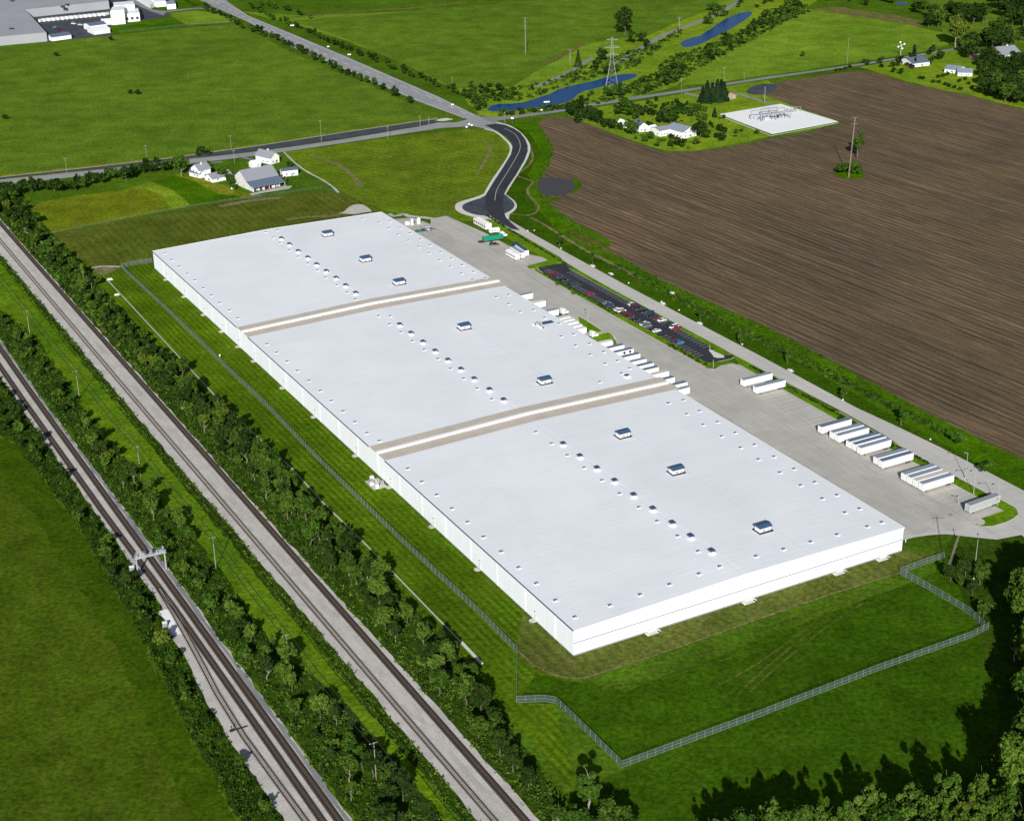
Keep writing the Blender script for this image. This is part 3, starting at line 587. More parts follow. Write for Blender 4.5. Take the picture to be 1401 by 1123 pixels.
def gantry():
    a, b = G(189, 788), G(227.5, 779); h = 7.2
    t = thing('signal_gantry', 'grey steel signal gantry spanning the far left railway', 'gantry', a)
    d = b-a; ln = d.length; ang = math.atan2(d.y, d.x); t.rotation_euler = (0, 0, ang)
    for x in (0, ln):
        m = MB()
        for oy in (-.45, .45): m.box((x, oy, h/2), (.30, .22, h))
        for k in range(5): m.tube((x, -.45, .5+k*1.4), (x, .45, 1.2+k*1.4), .07, n=4)
        m.build('post', M['galv'], t)
    m = MB()
    for oy in (-.6, .6):
        m.box((ln/2, oy, h+.15), (ln+1.2, .18, .3)); m.box((ln/2, oy, h+1.15), (ln+1.2, .12, .2))
        for k in range(9):
            x0 = -.3+k*(ln+.6)/9; m.tube((x0, oy, h+.2), (x0+(ln+.6)/9, oy, h+1.1), .07, n=4)
    m.box((ln/2, 0, h+.33), (ln+1.2, 1.1, .06)); m.build('truss', M['galv'], t)
    for x in (.3, ln*.38, ln*.62, ln*.95):
        m = MB(); m.box((x, -.9, h+2.2), (.7, .3, 1.7)); m.tube((x, -.6, h+.3), (x, -.6, h+3.1), .08, n=5); s = m.build('signal_head', M['galv'] if x < 1 or x > ln*.9 else M['dark'], t)
        
        for k in range(3): m = MB(); m.tube((x, -1.0, h+1.7+.5*k), (x, -1.35, h+1.7+.5*k), .13, n=6); m.build('lens_hood', M['dark'], s)
    m = MB(); m.tube((.4,-.6,h+1.1),(ln-.4,-.6,h+1.1),.04,n=4); m.tube((.4,.6,h+1.9),(ln-.4,.6,h+1.9),.04,n=4)
    for k in range(8): m.tube((.4+k*(ln-.8)/7,.6,h+1.1),(.4+k*(ln-.8)/7,.6,h+1.9),.04,n=4)
    m.build('railing', M['galv'], t)
gantry()
def cabinet(px, py, label, s=1.0, rz=.3):
    t = thing('trackside_cabinet', label, 'cabinet', G(px, py), rz)
    m = MB(); m.box((0,0,.95*s), (1.4*s,.9*s,1.7*s)); m.box((0,0,.06), (1.8*s,1.3*s,.12)); m.build('cabinet_body', M['galv'], t, .03)
    m = MB(); m.box((0,0,1.87*s), (1.6*s,1.1*s,.12)); m.build('lid', M['white'], t)
    m = MB(); m.box((0,-.46*s,.95*s), (1.1*s,.03,1.4*s)); m.build('door', M['grey'], t)
cabinet(181, 782, 'pale grey trackside cabinet at the left foot of the signal gantry', 1.2)
cabinet(226, 858, 'silver trackside cabinet on the white gravel below the gantry', 1.1)
cabinet(230, 876, 'narrow upright trackside cabinet half hidden by the bright bush', .9)
t = thing('switch_stand', 'black switch machine across the siding rails', 'switch', L(-110.2, 16), RZ)
m = MB(); m.box((0,0,.65),(4.6,.35,.22)); m.box((-2.6,0,.75),(1.2,.7,.5)); m.build('switch_rod', M['dark'], t)
m = MB(); m.tube((-2.6,0,.9),(-2.6,0,2.2),.08); m.box((-2.6,0,2.2),(.5,.05,.5)); m.build('lever', M['dark'], t)

# ------------------------------------------------------------ the warehouse
def rz_(v): return BH + RISE*(1-abs(v-BW/2)/(BW/2))
def warehouse():
    t = thing('warehouse', 'huge white flat-roofed distribution warehouse with two tan bands across its roof', 'warehouse', L(0, 0), RZ)
    T = .35
    m = MB()
    # walls: long walls and pentagonal end walls
    m.box((T/2, BL/2, BH/2), (T, BL, BH)); m.box((BW-T/2, BL/2, BH/2), (T, BL, BH))
    for y0, y1 in ((0, T), (BL-T, BL)):
        m.prism([(T+.003, 0), (BW-T-.003, 0), (BW-T-.003, rz_(BW)+.006), (BW/2, rz_(BW/2)), (T+.003, rz_(0)+.006)], y0+.003, y1-.003)
    for k in range(60): m.box((-.006, 4+k*7.66, BH/2), (.012, .06, BH-.6), 1)
    for k in range(36): m.box((2+k*3.9, -.006, 2.6), (.05, .012, 4.5), 1); m.box((2+k*3.9, -.006, 7.4), (.05, .012, 4.4), 1)
    m.build('wall', [M['wallwhite'], M['seam']], t)
    # roof in three sections, each a shallow gable
    secs = [(-.15, 148.6), (164.1, 307.4), (322.8, BL+.15)]
    for a, b in secs:
        m = MB(); z = .06
        m.prism([(-.12, BH+.03), (BW/2, BH+RISE+.03), (BW+.12, BH+.03), (BW+.12, BH+.03+.12), (BW/2, BH+RISE+.15), (-.12, BH+.15)], a, b)
        m.build('roof', M['roof'], t)
    for a, b in ((148.6, 164.1), (307.4, 322.8)):
        m = MB(); m.prism([(-.12, BH+.04), (BW/2, BH+RISE+.04), (BW+2.2, BH+.02), (BW+2.2, BH+.14), (BW/2, BH+RISE+.16), (-.12, BH+.16)], a+.004, b-.004)
        m.build('roof_band', M['tan'], t)
        c = (a+b)/2
        m = MB(); m.prism([(-.3, BH-.4), (BW/2, BH+RISE-.1), (BW+1.2, BH-.4), (BW+1.2, BH+.95), (BW/2, BH+RISE+1.05), (-.3, BH+.95)], c-.75, c+.75)
        m.build('parapet', M['white'], t)
    # edge flashings, gutters
    m = MB()
    for a, b in ((0, 148.4), (164.3, 307.2), (323, BL)): m.box((-.26, (a+b)/2, BH+.02), (.26, b-a, .34))
    m.build('gutter', M['slate'], t)
    m = MB(); m.box((BW+.24, BL/2, BH+.02), (.24, BL, .30)); m.build('gutter', M['white'], t)
    for y in (-.28, BL+.28):
        m = MB(); m.prism([(-.12, BH-.18), (BW/2, BH+RISE-.18), (BW+.12, BH-.18), (BW+.12, BH+.24), (BW/2, BH+RISE+.24), (-.12, BH+.24)], y-.12, y+.12)
        m.build('fascia', M['wallwhite'] if y < 0 else M['white'], t)
    m = MB(); m.box((BW/2, -.07, 5.0), (BW-.02, .14, .26)); m.build('wall_ledge', M['flash'], t)
    m = MB(); m.box((BW/2, -.08, .3), (BW, .16, .6)); m.box((-.08, BL/2, .15), (.16, BL, .3)); m.build('plinth', M['plinth'], t)
    m = MB()
    for k in range(22): m.tube((-.2, 12+k*20.5, .3), (-.2, 12+k*20.5, BH-.2), .07, n=5)
    s = m.build('downspouts', M['seam'], t); s['kind'] = 'stuff'
    # exit doors with concrete stoops along the left wall
    for u in (438, 406, 374, 346, 322, 300, 262, 224, 178, 144, 105, 67, 26):
        m = MB(); m.box((-.03, u, 1.5), (.06, 1.1, 2.2)); d = m.build('exit_door', M['offwhite'], t)
        m = MB(); m.box((-.16, u, 3.6), (.3, .35, .25)); m.build('wall_lamp', M['dark'], d)
        m = MB(); m.box((-.9, u, .2), (1.6, 2.2, .4)); m.box((-1.9, u, .1), (.5, 1.6, .2)); m.build('stoop', M['gravelpale'], d)
    for v in (30, 70, 110, 130):
        m = MB(); m.box((v, -.1, 2.3), (1.1, .06, 2.2)); d = m.build('exit_door', M['offwhite'], t)
        m = MB()
        m.box((v, -1.0, 1.1), (3.4, 1.7, .15))
        for k in range(5): m.box((v+2.0+k*.3, -1.0, 1.0-k*.2), (.3, 1.4, .12))
        for x in (-1.6, 1.6):
            for y in (-.3, -1.75): m.box((v+x, y, 1.1), (.08, .08, 2.2))
        m.box((v, -1.8, 2.1), (3.4, .06, .06)); m.box((v, -1.0, .05), (4.6, 2.4, .1)); m.build('landing', M['offwhite'], d)
    # dock doors on the yard side
    m = MB()
    for u in [246, 253, 258, 263, 276, 290, 304, 158, 166, 171.5, 181, 185.4, 193, 198.7, 206, 210.5, 222.7, 30, 50, 70, 90, 110, 130, 330, 350, 370]:
        m = MB(); m.box((BW+.03, u-1.3, 2.6), (.06, 2.8, 3.0)); d = m.build('dock_door', M['grey'], t)
        m = MB(); m.box((BW+.25, u-3.0, 2.6), (.5, .4, 3.6)); m.box((BW+.25, u+.4, 2.6), (.5, .4, 3.6)); m.box((BW+.25, u-1.3, 4.6), (.5, 3.8, .4)); m.build('dock_seal', M['dark'], d)
    # rooftop air handlers: white body, slate-blue pitched hood, dark curb
    for px, py in ((448,321.5),(500,356),(546,387.5),(635,448.5),(745,522.5),(852,595.5),(925,645),(1043.5,724)):
        p = G(px, py, 11.2); v, u = toL(p); zr = rz_(v)+.12
        m = MB(); m.box((v, u, zr+.12), (6.2, 5.0, .28)); un = m.build('air_handler', M['dark'], t)
        m = MB(); m.box((v, u, zr+1.0), (5.0, 3.1, 1.8)); m.build('unit_housing', M['white'], un, .06)
        m = MB(); m.prism([(-2.1, 1.95), (2.1, 1.95), (2.1, 2.2), (.8, 3.0), (-.8, 3.0), (-2.1, 2.2)], -2.75, 2.75, axis='x')
        for i in range(len(m.v)): x, y, z = m.v[i]; m.v[i] = (v+x, u+y, zr+z)
        m.build('unit_hood', M['slate'], un)
        m = MB(); m.box((v-.6, u-1.58, zr+.9), (1.3, .06, .8)); m.build('louvre', M['grey'], un)
        m = MB(); m.box((v+1.3, u-1.58, zr+.8), (.7, .06, .6)); m.build('louvre', M['grey'], un)
    # mushroom fans
    F1 = [(175,226),(218,258),(264,294),(315,328),(362,364),(413,400),(465,436),(516,476),(569,516),(802,684),(862,729),(926,776),(990,824),(1058,872),(1127,921),(1197,972),(1278,1029),(1353,1084)]
    F = [(340+x/3.872, 270+y/3.872) for x, y in F1]
    F += [(680+x/3.872, 550+y/3.872) for x, y in ((352,233),(441,298),(531,362),(625,429),(726,505),(828,578),(931,654),(1029,724),(1140,803))]
    for px, py in F:
        v, u = toL(G(px, py, 11.2)); zr = rz_(v)+.12
        m = MB(); m.box((v, u, zr+.12), (2.1, 2.1, .3)); m.tube((v, u, zr+.2), (v, u, zr+1.15), .85, .9, 10); fn = m.build('exhaust_fan', M['white'], t)
        m = MB(); m.box((v, u+.3, zr+1.4), (2.0, 2.2, .6), taper=.85); m.build('fan_hood', M['slate'], fn)
    # small curb vents in long rows
    V = [(340+x/3.872, 270+y/3.872) for x, y in ((93,192),(130,221),(168,248),(215,288),(264,322),(316,358),(366,395),(409,433),(470,472),(524,512),(568,548),(153,183),(605,112),(691,133),(742,163),(751,125),(805,159),(793,196),(855,187),(846,228),(910,220),(902,261),(962,251),(956,294),(1018,287),(1012,330),(1074,321),(1069,365),(1132,356),(1128,402),(1192,391),(1187,435),(1255,424),(690,636),(751,638),(747,680),(808,722),(869,769),(932,815),(1004,864),(1070,916),(1140,968),(1211,1021),(1289,1077),(98,774),(149,819),(204,866),(259,915),(320,968),(380,1021),(438,1075),(1313,526))]
    V += [(x/3.872, 270+y/3.872) for x, y in ((872,294),(911,329),(948,365),(992,402),(1032,436),(1077,478),(1121,516),(1164,556),(1215,596),(1260,637))]
    V += [(340+x/3.872, 550+y/3.872) for x, y in ((501,45),(564,102),(628,160),(693,202),(843,348),(918,418),(997,487),(1077,559),(1160,631),(1245,709),(1339,787))]
    V += [(680+x/3.872, 270+y/3.872) for x, y in ((62,513),(62,563),(123,604),(194,593),(253,635),(328,665),(339,735),(406,722),(416,783),(489,772),(493,831),(565,815),(572,879),(638,862),(703,902),(660,930),(544,978),(908,1088),(987,1070))]
    V += [(680+x/3.872, 550+y/3.872) for x, y in ((205,167),(289,228),(373,290),(462,356),(557,423),(650,493),(751,566),(848,640),(957,718),(1065,799),(1179,880),(22,787),(114,871),(208,955),(310,1044),(598,1074),(758,1021),(914,970),(1070,917),(1372,825),(909,3),(1005,61),(1092,118),(1190,179),(1290,239),(1385,301),(1073,43),(1168,102),(1262,159),(1364,222))]
    V += [(1040+x/3.872, 550+y/3.872) for x, y in ((74,285),(105,370),(180,350),(215,438),(290,420),(330,508),(408,488),(450,582),(527,560),(568,656),(645,632),(408,702),(268,743),(124,785))]
    V += [(680+412/3.872, 833+37/3.872)]
    V.sort(key=lambda a: -a[1])
    rest = MB(); restw = MB()
    for i, (px, py) in enumerate(V):
        v, u = toL(G(px, py, 10.6)); zr = rz_(v)+.12; mm = (MB(), MB()) if i < 100 else (restw, rest)
        mm[0].box((v, u-.15, zr+.10), (1.7, 1.3, .20))
        mm[1].box((v, u+.35, zr+.32), (1.3, .36, .24)); mm[1].box((v-.55, u-.12, zr+.27), (.22, .56, .14)); mm[1].box((v+.5, u-.05, zr+.27), (.22, .42, .14))
        if i < 100:
            a = mm[0].build('roof_vent', M['white'], t); mm[1].build('vent_cap', M['slate'], a)
    a = restw.build('roof_vent', M['white'], t); a['kind'] = 'stuff'; b_ = rest.build('vent_cap', M['slate'], a); b_['kind'] = 'stuff'
    # cluster of condensers and a pair of dark panels by the docks
    for x, y in ((200,672),(212,666),(222,676),(232,684),(242,690),(226,668)):
        v, u = toL(G(680+x/3.872, 270+y/3.872, 10.6)); zr = rz_(v)+.12
        m = MB(); m.box((v, u, zr+.5), (1.5, 1.3, .9)); c = m.build('condenser', M['white'], t)
        m = MB(); m.tube((v, u, zr+.95), (v, u, zr+1.02), .5, n=10); m.box((v, u-.67, zr+.5), (1.2, .04, .7)); m.build('grille', M['dark'], c)
    for x, y in ((256,666),(276,662)):
        v, u = toL(G(680+x/3.872, 270+y/3.872, 10.2)); zr = rz_(v)+.12
        m = MB(); m.box((v, u, zr+.25), (4.0, 3.0, .2)); m.build('dark_skylight', M['slate'], t)
    v, u = toL(G(858, 515, 10.6)); zr = rz_(v)+.12
    m = MB(); m.box((v, u, zr+.4), (2.4, 2.0, .8)); c = m.build('condenser', M['white'], t, .05)
    m = MB(); m.box((v, u+.4, zr+1.0), (2.0, 1.4, .4)); m.build('grille', M['slate'], c)
    # cable runs along the roof
    m = MB()
    for v in (97.4, 67.6):
        for a, b in secs: m.box((v, (a+b)/2, rz_(v)+.17), (.16, b-a-2, .05))
    m.build('cable_tray', M['tray'], t)
    for a, b in secs:
        m = MB(); m.box((BW-1.6, (a+b)/2, rz_(BW-1.6)+.17), (.25, b-a, .05)); m.build('roof_seam', M['offwhite'], t)
warehouse()
# transformer yard on the lawn by the left wall
def equipment(label, p, seed=1, k=5, s=1.0):
    t = thing('transformer_station', label, 'transformer', p, RZ); rr = random.Random(seed)
    m = MB(); m.box((0,0,.1), (6*s,9*s,.2)); m.build('concrete_pad', M['gravelpale'], t)
    for i in range(k):
        m = MB(); x, y = rr.uniform(-2.2,2.2)*s, (i-(k-1)/2)*1.8*s; h = rr.uniform(1.2, 2.2)
        m.box((x, y, .2+h/2), (1.5, 1.3, h)); m.build('switch_box', rr.choice([M['galv'], M['offwhite'], M['grey']]), t, .04)
    m = MB(); [m.tube((x*s, -3.5*s, .2), (x*s, 3.5*s, .9), .12, n=6) for x in (-1.2, .8)]; m.build('pipe', M['white'], t)
equipment('cluster of grey transformer boxes on a pale pad by the left wall of the warehouse', L(-4.2, 149.5), 3, 5)

# ------------------------------------------------------------ trailers, trucks, cars
def wheel(parent, x, y, r=.5, w_=.3, name='wheel', z=None):
    m = MB(); z = r if z is None else z
    m.tube((x, y-w_/2, z), (x, y+w_/2, z), r, n=12); o = m.build(name, M['rubber'], parent)
    m = MB(); m.tube((x, y-w_/2-.02, z), (x, y+w_/2+.02, z), r*.55, n=8); m.build('rim', M['silver'], o)
def make_trailer(roofmat_, body=None, ln=16.15, mark=None):
    "origin at the outer corner's ground mark; x runs from nose (0) to tail, y across (0..2.6)"
    t = thing('semi_trailer', 'x', 'trailer'); W = 2.6; h = 4.05; b = body or M['white']
    m = MB(); m.box((ln/2, W/2, 1.1+(h-1.1)/2), (ln, W, h-1.1)); bo = m.build('body', b, t, .05)
    m = MB(); m.box((ln/2, W/2, h+.03), (ln-.1, W-.1, .06)); m.build('roof', roofmat_, t)
    m = MB()
    for y in (.05, W-.05): m.box((ln/2, y, h-.02), (ln+.04, .14, .12)); m.box((ln/2, y, 1.14), (ln+.03, .14, .16))
    for x in (.02, ln-.02):
        m.box((x, .06, 2.6), (.1, .16, h-1.1)); m.box((x, W-.06, 2.6), (.1, .16, h-1.1)); m.box((x, W/2, h-.06), (.1, W+.02, .16))
    m.build('frame_rail', M['offwhite'], t)
    m = MB()
    for k in range(1, 14): m.box((ln*k/14, -.005, 2.55), (.05, .012, 2.6)); m.box((ln*k/14, W+.005, 2.55), (.05, .012, 2.6))
    m.box((-.012, W/2, 2.6), (.02, .06, 2.7))
    for y in (.5, W-.5): m.box((-.012, y, 2.5), (.02, .05, 2.3))
    m.build('panel_ribs', M['offwhite'], t)
    m = MB(); m.box((ln/2, W/2, .98), (ln-1, 1.0, .22)); m.box((ln-2.2, W/2, .7), (3.0, 1.1, .35)); m.build('chassis', M['dark'], t)
    for x in (ln-3.0, ln-1.75):
        for y in (.28, W-.28): wheel(t, x, y, .5, .5)
    m = MB()
    for y in (.5, W-.5): m.box((2.6, y, .55), (.14, .14, 1.05)); m.box((2.6, y, .06), (.35, .35, .1))
    m.build('landing_gear', M['dark'], t)
    if mark: m = MB(); m.box((ln-1.3, -.012, 3.0), (.7, .02, .9)); m.build('emblem', M[mark], t)
    return t
YZ = Vector((0,0,.26))
TR = {'blue': make_trailer(M['aluroof']), 'slate': make_trailer(M['aluroof2']), 'pale': make_trailer(M['offwhite']), 'tan': make_trailer(M['tanroof']), 'grey': make_trailer(M['roofgrey'], M['galv'], mark='red')}
used = set()
def put_trailer(kind, p, rz, label, group, ln=1.0):
    p = p+YZ
    if kind in used: o = dup(TR[kind], p, rz, label, group)
    else: o = TR[kind]; used.add(kind); o.location = p; o.rotation_euler = (0, 0, rz); tag(o, label, None, group)
    if ln != 1.0: o.scale = (ln, 1, 1)
    return o
PG = 'white semi trailers parked along the green strip'
park = [(180.0,152.1,'blue','white trailer parked nearest the car park, upper one of the isolated pair'),
 (180.0,142.6,'blue','white trailer parked below the first one of the isolated pair'),
 (178.0,93.8,'slate','slate-roofed white trailer standing alone at the upper end of the long parked row'),
 (178.6,86.8,'blue','white trailer, upper of the close pair below the lone slate-roofed one'),
 (178.6,83.3,'blue','white trailer, lower of the close pair below the lone slate-roofed one'),
 (178.8,76.3,'slate','white trailer at the upper side of the tight group of three'),
 (179.0,72.9,'slate','white trailer squeezed in the middle of the tight group of three'),
 (178.7,69.2,'blue','white trailer at the lower side of the tight group of three'),
 (178.2,58.4,'blue','white trailer, upper of the pair between the groups of three and four'),
 (178.0,55.0,'slate','slate-roofed trailer, lower of the pair between the groups of three and four'),
 (177.9,41.2,'blue','white trailer at the upper side of the group of four'),
 (177.9,37.9,'blue','second white trailer from the top of the group of four'),
 (178.0,34.6,'tan','third white trailer from the top of the group of four, with a tan-grey roof'),
 (178.0,31.2,'blue','white trailer at the lower side of the group of four')]
for v, u, k, lab in park: put_trailer(k, L(v, u), RZ+R(random.uniform(-.5, .5)), lab, PG)
put_trailer('grey', L(181.0, 8.2), RZ+R(3), 'grey-blue trailer with a red mark standing alone beside the curved island at the yard end', PG)
DG = 'semi trailers backed up to the loading docks'
# docked: nose outward, so turn by 180 degrees (origin at the outer far corner)
dock = [(155.0,224.5,'pale','white trailer docked right below the small square lawn',12.6),(157.0,217.0,'slate','slate-roofed docked trailer just above the one with round nose units',None),(158.2,210.6,'slate','white docked trailer with two dark round nose units',None),
 (157.4,203.6,'slate','docked trailer with slate roof, just below the one with the round nose units',None),(156.4,196.6,'blue','white docked trailer with a small rust mark, fourth below the little lawn',None),
 (156.6,190.6,'slate','slate-roofed docked trailer, upper of the close pair above the tan-roofed one',None),(155.8,185.2,'slate','slate-roofed docked trailer, lower of the close pair above the tan-roofed one',None),
 (157.0,178.6,'tan','tan-roofed trailer docked just above the second roof band',None),(155.3,171.3,'slate','white slate-roofed trailer docked at the end of the white parapet of the second roof band',None),
 (157.0,163.6,'slate','slate-roofed docked trailer beside the lower half of the second roof band',None),(154.6,158.2,'blue','lowest white docked trailer, with a dark landing leg at its nose',None),
 (155.4,303.6,'blue','uppermost white docked trailer, just below the first roof band',None),(155.2,289.8,'pale','second docked trailer from the top, standing alone above the truck',None),
 (154.6,275.6,'blue','docked white trailer with its white tractor coupled',None),(154.6,263.4,'pale','white trailer at the upper side of the tight block of five white ones',None),
 (154.6,259.6,'pale','second white trailer from the top in the tight block of five',None),(154.4,255.6,'pale','middle white trailer in the tight block of five',None),
 (153.8,250.8,'pale','fourth white trailer from the top in the tight block of five',None),(153.4,246.2,'pale','white trailer at the lower side of the tight block of five',None)]
for v, u, k, lab, ln in dock:
    # origin corner for the turned trailer is its outer corner on the upper side (u + 2.6)
    put_trailer(k, L(v, u+2.6), RZ+math.pi+R(random.uniform(-.4, .4)), lab, DG)
# round nose units and the rust mark stay on their trailers
t = [o for o in COL.objects if o.get('label', '').startswith('white docked trailer with two dark round')][0]

for x in (2.0, 5.2): m = MB(); m.tube((x, 2.62, 3.0), (x, 2.72, 3.0), .7, n=14); m.build('round_nose_unit', M['dark'], t)
def make_tractor(paint, label, p, rz, group=None):
    t = thing('truck_tractor', label, 'truck', p+YZ, rz, group)
    m = MB(); m.box((3.1, 0, .85), (6.2, 1.0, .3)); m.build('chassis', M['dark'], t)
    m = MB(); m.prism([(3.2,1.0),(6.3,1.0),(6.4,1.9),(5.2,2.1),(4.8,2.9),(4.3,3.6),(2.9,3.8),(2.6,3.7),(2.6,1.0)], -1.2, 1.2); m.build('cab', paint, t, .06)
    m = MB(); m.prism([(5.24,2.12),(4.84,2.95),(4.9,2.97),(5.3,2.16)], -1.05, 1.05)
    for y in (-1.215, 1.215): m.box((4.3, y, 2.45), (.8, .03, .6))
    m.build('windscreen', M['glass'], t)
    
    for y in (-.9, .9): m = MB(); m.box((6.42, y, 1.4), (.06, .3, .25)); m.build('headlight', M['silver'], t)
    m = MB(); m.box((6.42, 0, 1.4), (.06, 1.2, .7)); m.build('grille', M['dark'], t)
    for x in (.7, 2.0, 5.3):
        for y in (-.98, .98): wheel(t, x, y, .5, .4 if x > 4 else .5)
    
    for y in (-1.1, 1.1): m = MB(); m.tube((2.5, y, 1.0), (2.5, y, 3.9), .09, n=6); m.build('exhaust_stack', M['silver'], t)
    return t
make_tractor(M['white'], 'white tractor coupled to the docked trailer above the white block of five', L(154.2, 276.9), RZ)
make_tractor(M['white'], 'white tractor half hidden at the lower end of the white block of five trailers', L(150.5, 241.6), RZ)
make_tractor(M['white'], 'white tractor pulling the green-covered flatbed in the upper yard', G(679.5, 326.8), R(24))
def make_car(paint, kind='car'):
    t = thing('parked_car', 'x', 'car')
    if kind == 'car':
        lo = [(-2.3,.35),(-2.3,.85),(-2.15,.98),(2.0,.92),(2.28,.75),(2.3,.35)]; up = [(-1.9,.97),(-1.5,1.42),(.35,1.45),(1.15,.94)]
    elif kind == 'van':
        lo = [(-2.5,.4),(-2.5,1.1),(2.1,1.05),(2.45,.85),(2.5,.4)]; up = [(-2.45,1.1),(-2.35,1.9),(1.2,1.9),(1.9,1.05)]
    else:
        lo = [(-2.8,.45),(-2.8,1.12),(-.9,1.12),(2.3,1.12),(2.7,.95),(2.75,.45)]; up = [(-.9,1.12),(-.7,1.8),(.9,1.82),(1.5,1.12)]
    m = MB(); m.prism(lo, -.9, .9); m.build('body', paint, t, .07)
    m = MB(); n = len(up); m.prism(up, -.74, .74); m.build('cabin', M['glass'], t, .04)
    m = MB(); a, b = up[1], up[2]; m.box(((a[0]+b[0])/2, 0, a[1]+.03), (abs(b[0]-a[0])-.1, 1.4, .07)); m.build('roof', paint, t, .02)
    for x in (-1.45, 1.45):
        for y in (-.82, .82): wheel(t, x, y, .34, .24)
    
    for y in (-.62, .62): m = MB(); m.box((lo[-1][0]+.0, y, .68), (.06, .35, .16)); m.build('headlight', M['silver'], t)
    
    for y in (-.68, .68): m = MB(); m.box((lo[0][0], y, .75), (.06, .3, .16)); m.build('tail_light', M['red'], t)
    if kind == 'pickup': m = MB(); m.box((-1.85, 0, 1.13), (1.6, 1.45, .03)); m.build('load_bed', M['dark'], t)
    return t
CARS = {}
def put_car(color, kind, p, rz, label, group='cars parked in the dark car park'):
    p = p+YZ
    k = (color, kind)
    if k not in CARS:
        CARS[k] = o = make_car(M[color], kind); o.location = p; o.rotation_euler = (0,0,rz); tag(o, label, None, group); return o
    return dup(CARS[k], p, rz, label, group)
def lotcar(px, py, color, kind, label, row):
    v, u = toL(G(px, py, .7)); u = 196.4+round((u-196.4)/2.75)*2.75
    vv = 195.7 if row == 'u' else 185.6
    while (row, round(u, 1)) in used: u -= 2.75
    used.add((row, round(u, 1)))
    put_car(color, kind, L(vv+random.uniform(-.25,.25), u), RZ+(math.pi if row == 'u' else 0)*random.choice([0,1])+R(random.uniform(-1.5,1.5)), label)
lotcar(860.7,416,'white','car','white car, uppermost of the cars on the road side of the car park','u')
lotcar(868,417,'darkred','van','dark red van beside the first white car on the road side of the car park','u')
lotcar(872,419,'black','car','black car just below the dark red van on the road side','u')
lotcar(883.5,424.5,'black','pickup','black pickup starting the dark run of cars on the road side','u')
lotcar(890,428,'darkblue','van','dark blue van in the middle of the dark run on the road side','u')
lotcar(893,430,'black','car','black car between the dark blue van and the red car on the road side','u')
lotcar(898,433.5,'darkred','car','dark red car at the lower end of the dark run on the road side','u')
lotcar(906.4,437.4,'white','car','white car standing alone below the dark run on the road side','u')
lotcar(914,443,'darkblue','car','dark blue car below the lone white car on the road side','u')
lotcar(918,445,'black','van','black van above the two vehicles at the lower end of the road side','u')
lotcar(921,448.5,'white','van','white van next to the bright red pickup at the lower end of the road side','u')
lotcar(928,449,'red','pickup','bright red pickup, lowest vehicle on the road side of the car park','u')
lotcar(746.5,375.5,'red','car','red car alone at the uppermost end of the dock side of the car park','l')
lotcar(750,378,'darkred','car','dark red car next to the uppermost red one on the dock side','l')
lotcar(755.5,381,'darkblue','car','dark blue car above the black ones in the upper dock-side row','l')
lotcar(762,385,'black','car','upper black car in the upper dock-side row','l')
lotcar(768,390,'black','van','black van below the upper black car on the dock side','l')
lotcar(773,393.5,'darkblue','van','dark blue van, lowest of the dark cars in the upper dock-side row','l')
lotcar(800.4,404.5,'red','car','red car alone halfway along the dock side of the car park','l')
lotcar(820,416,'silver','car','silver car above the white ones in the middle dock-side row','l')
lotcar(826,419,'darkblue','car','dark blue car beside the silver one in the middle dock-side row','l')
lotcar(838.6,423.6,'white','car','upper white car of the pair above the dark red ones on the dock side','l')
lotcar(845,426.4,'white','van','white van of the pair above the dark red ones on the dock side','l')
lotcar(849,430,'darkred','car','uppermost of the dark red cars on the dock side','l')
lotcar(852,432.5,'darkred','van','dark red van in the middle of the dark red cars on the dock side','l')
lotcar(856,435,'darkred','pickup','dark red pickup, lowest of the dark red vehicles on the dock side','l')
lotcar(860,440,'black','car','black car just below the dark red pickup on the dock side','l')
lotcar(876.4,445,'white','pickup','white pickup below the green gap on the dock side','l')
lotcar(885,446,'silver','van','silver van beside the white pickup on the dock side','l')
lotcar(889.5,452,'black','car','upper black car below the silver van on the dock side','l')
lotcar(893,455,'white','car','white car between the black ones in the lower dock-side row','l')
lotcar(901,458.5,'black','van','black van at the lower end of the lower dock-side row','l')
lotcar(914,468,'darkred','van','dark red van hidden by shrubs beside the light blue pickup','l')
lotcar(921,470.5,'blue','pickup','light blue pickup, lowest vehicle of the whole car park','l')
# things standing in the upper yard
def boxtruck(label, pa, pb, wd, h, roofm, bodym, cat='trailer', name='long_trailer'):
    a, b = G(*pa), G(*pb); d = b-a; ln = d.length; ang = math.atan2(d.y, d.x)
    t = thing(name, label, cat, a, ang)
    m = MB(); m.box((ln/2, wd/2, .9+(h-.9)/2), (ln, wd, h-.9)); m.build('body', bodym, t, .05)
    m = MB(); m.box((ln/2, wd/2, h+.03), (ln-.1, wd-.1, .06))
    for k in range(4): m.box((ln*(k+.6)/4.2, wd/2, h+.16), (1.1, .9, .2))
    m.build('roof', roofm, t)
    
    for k in range(6): m = MB(); m.box((ln*(k+.5)/6, -.01, h*.62), (ln/9, .03, h*.2)); m.build('window', M['glass'], t)
    m = MB(); m.box((ln/2, wd/2, .72), (ln-.6, wd*.5, .3)); m.build('chassis', M['dark'], t)
    for x in (ln*.12, ln*.2, ln*.8, ln*.88):
        for y in (.25, wd-.25): wheel(t, x, y, .48, .35)
    return t
boxtruck('long white office trailer at the top corner of the yard beside the turning circle', (647.8,307.5), (664.6,316.6), 4.2, 4.2, M['white'], M['offwhite'])
boxtruck('leftmost of the three white trailers parked side by side in the upper yard', (692,350.5), (705.5,358), 2.6, 3.9, M['white'], M['white'])
boxtruck('middle one of the three white trailers parked side by side in the upper yard', (698,346.5), (713,355.5), 2.6, 3.9, M['aluroof'], M['white'])
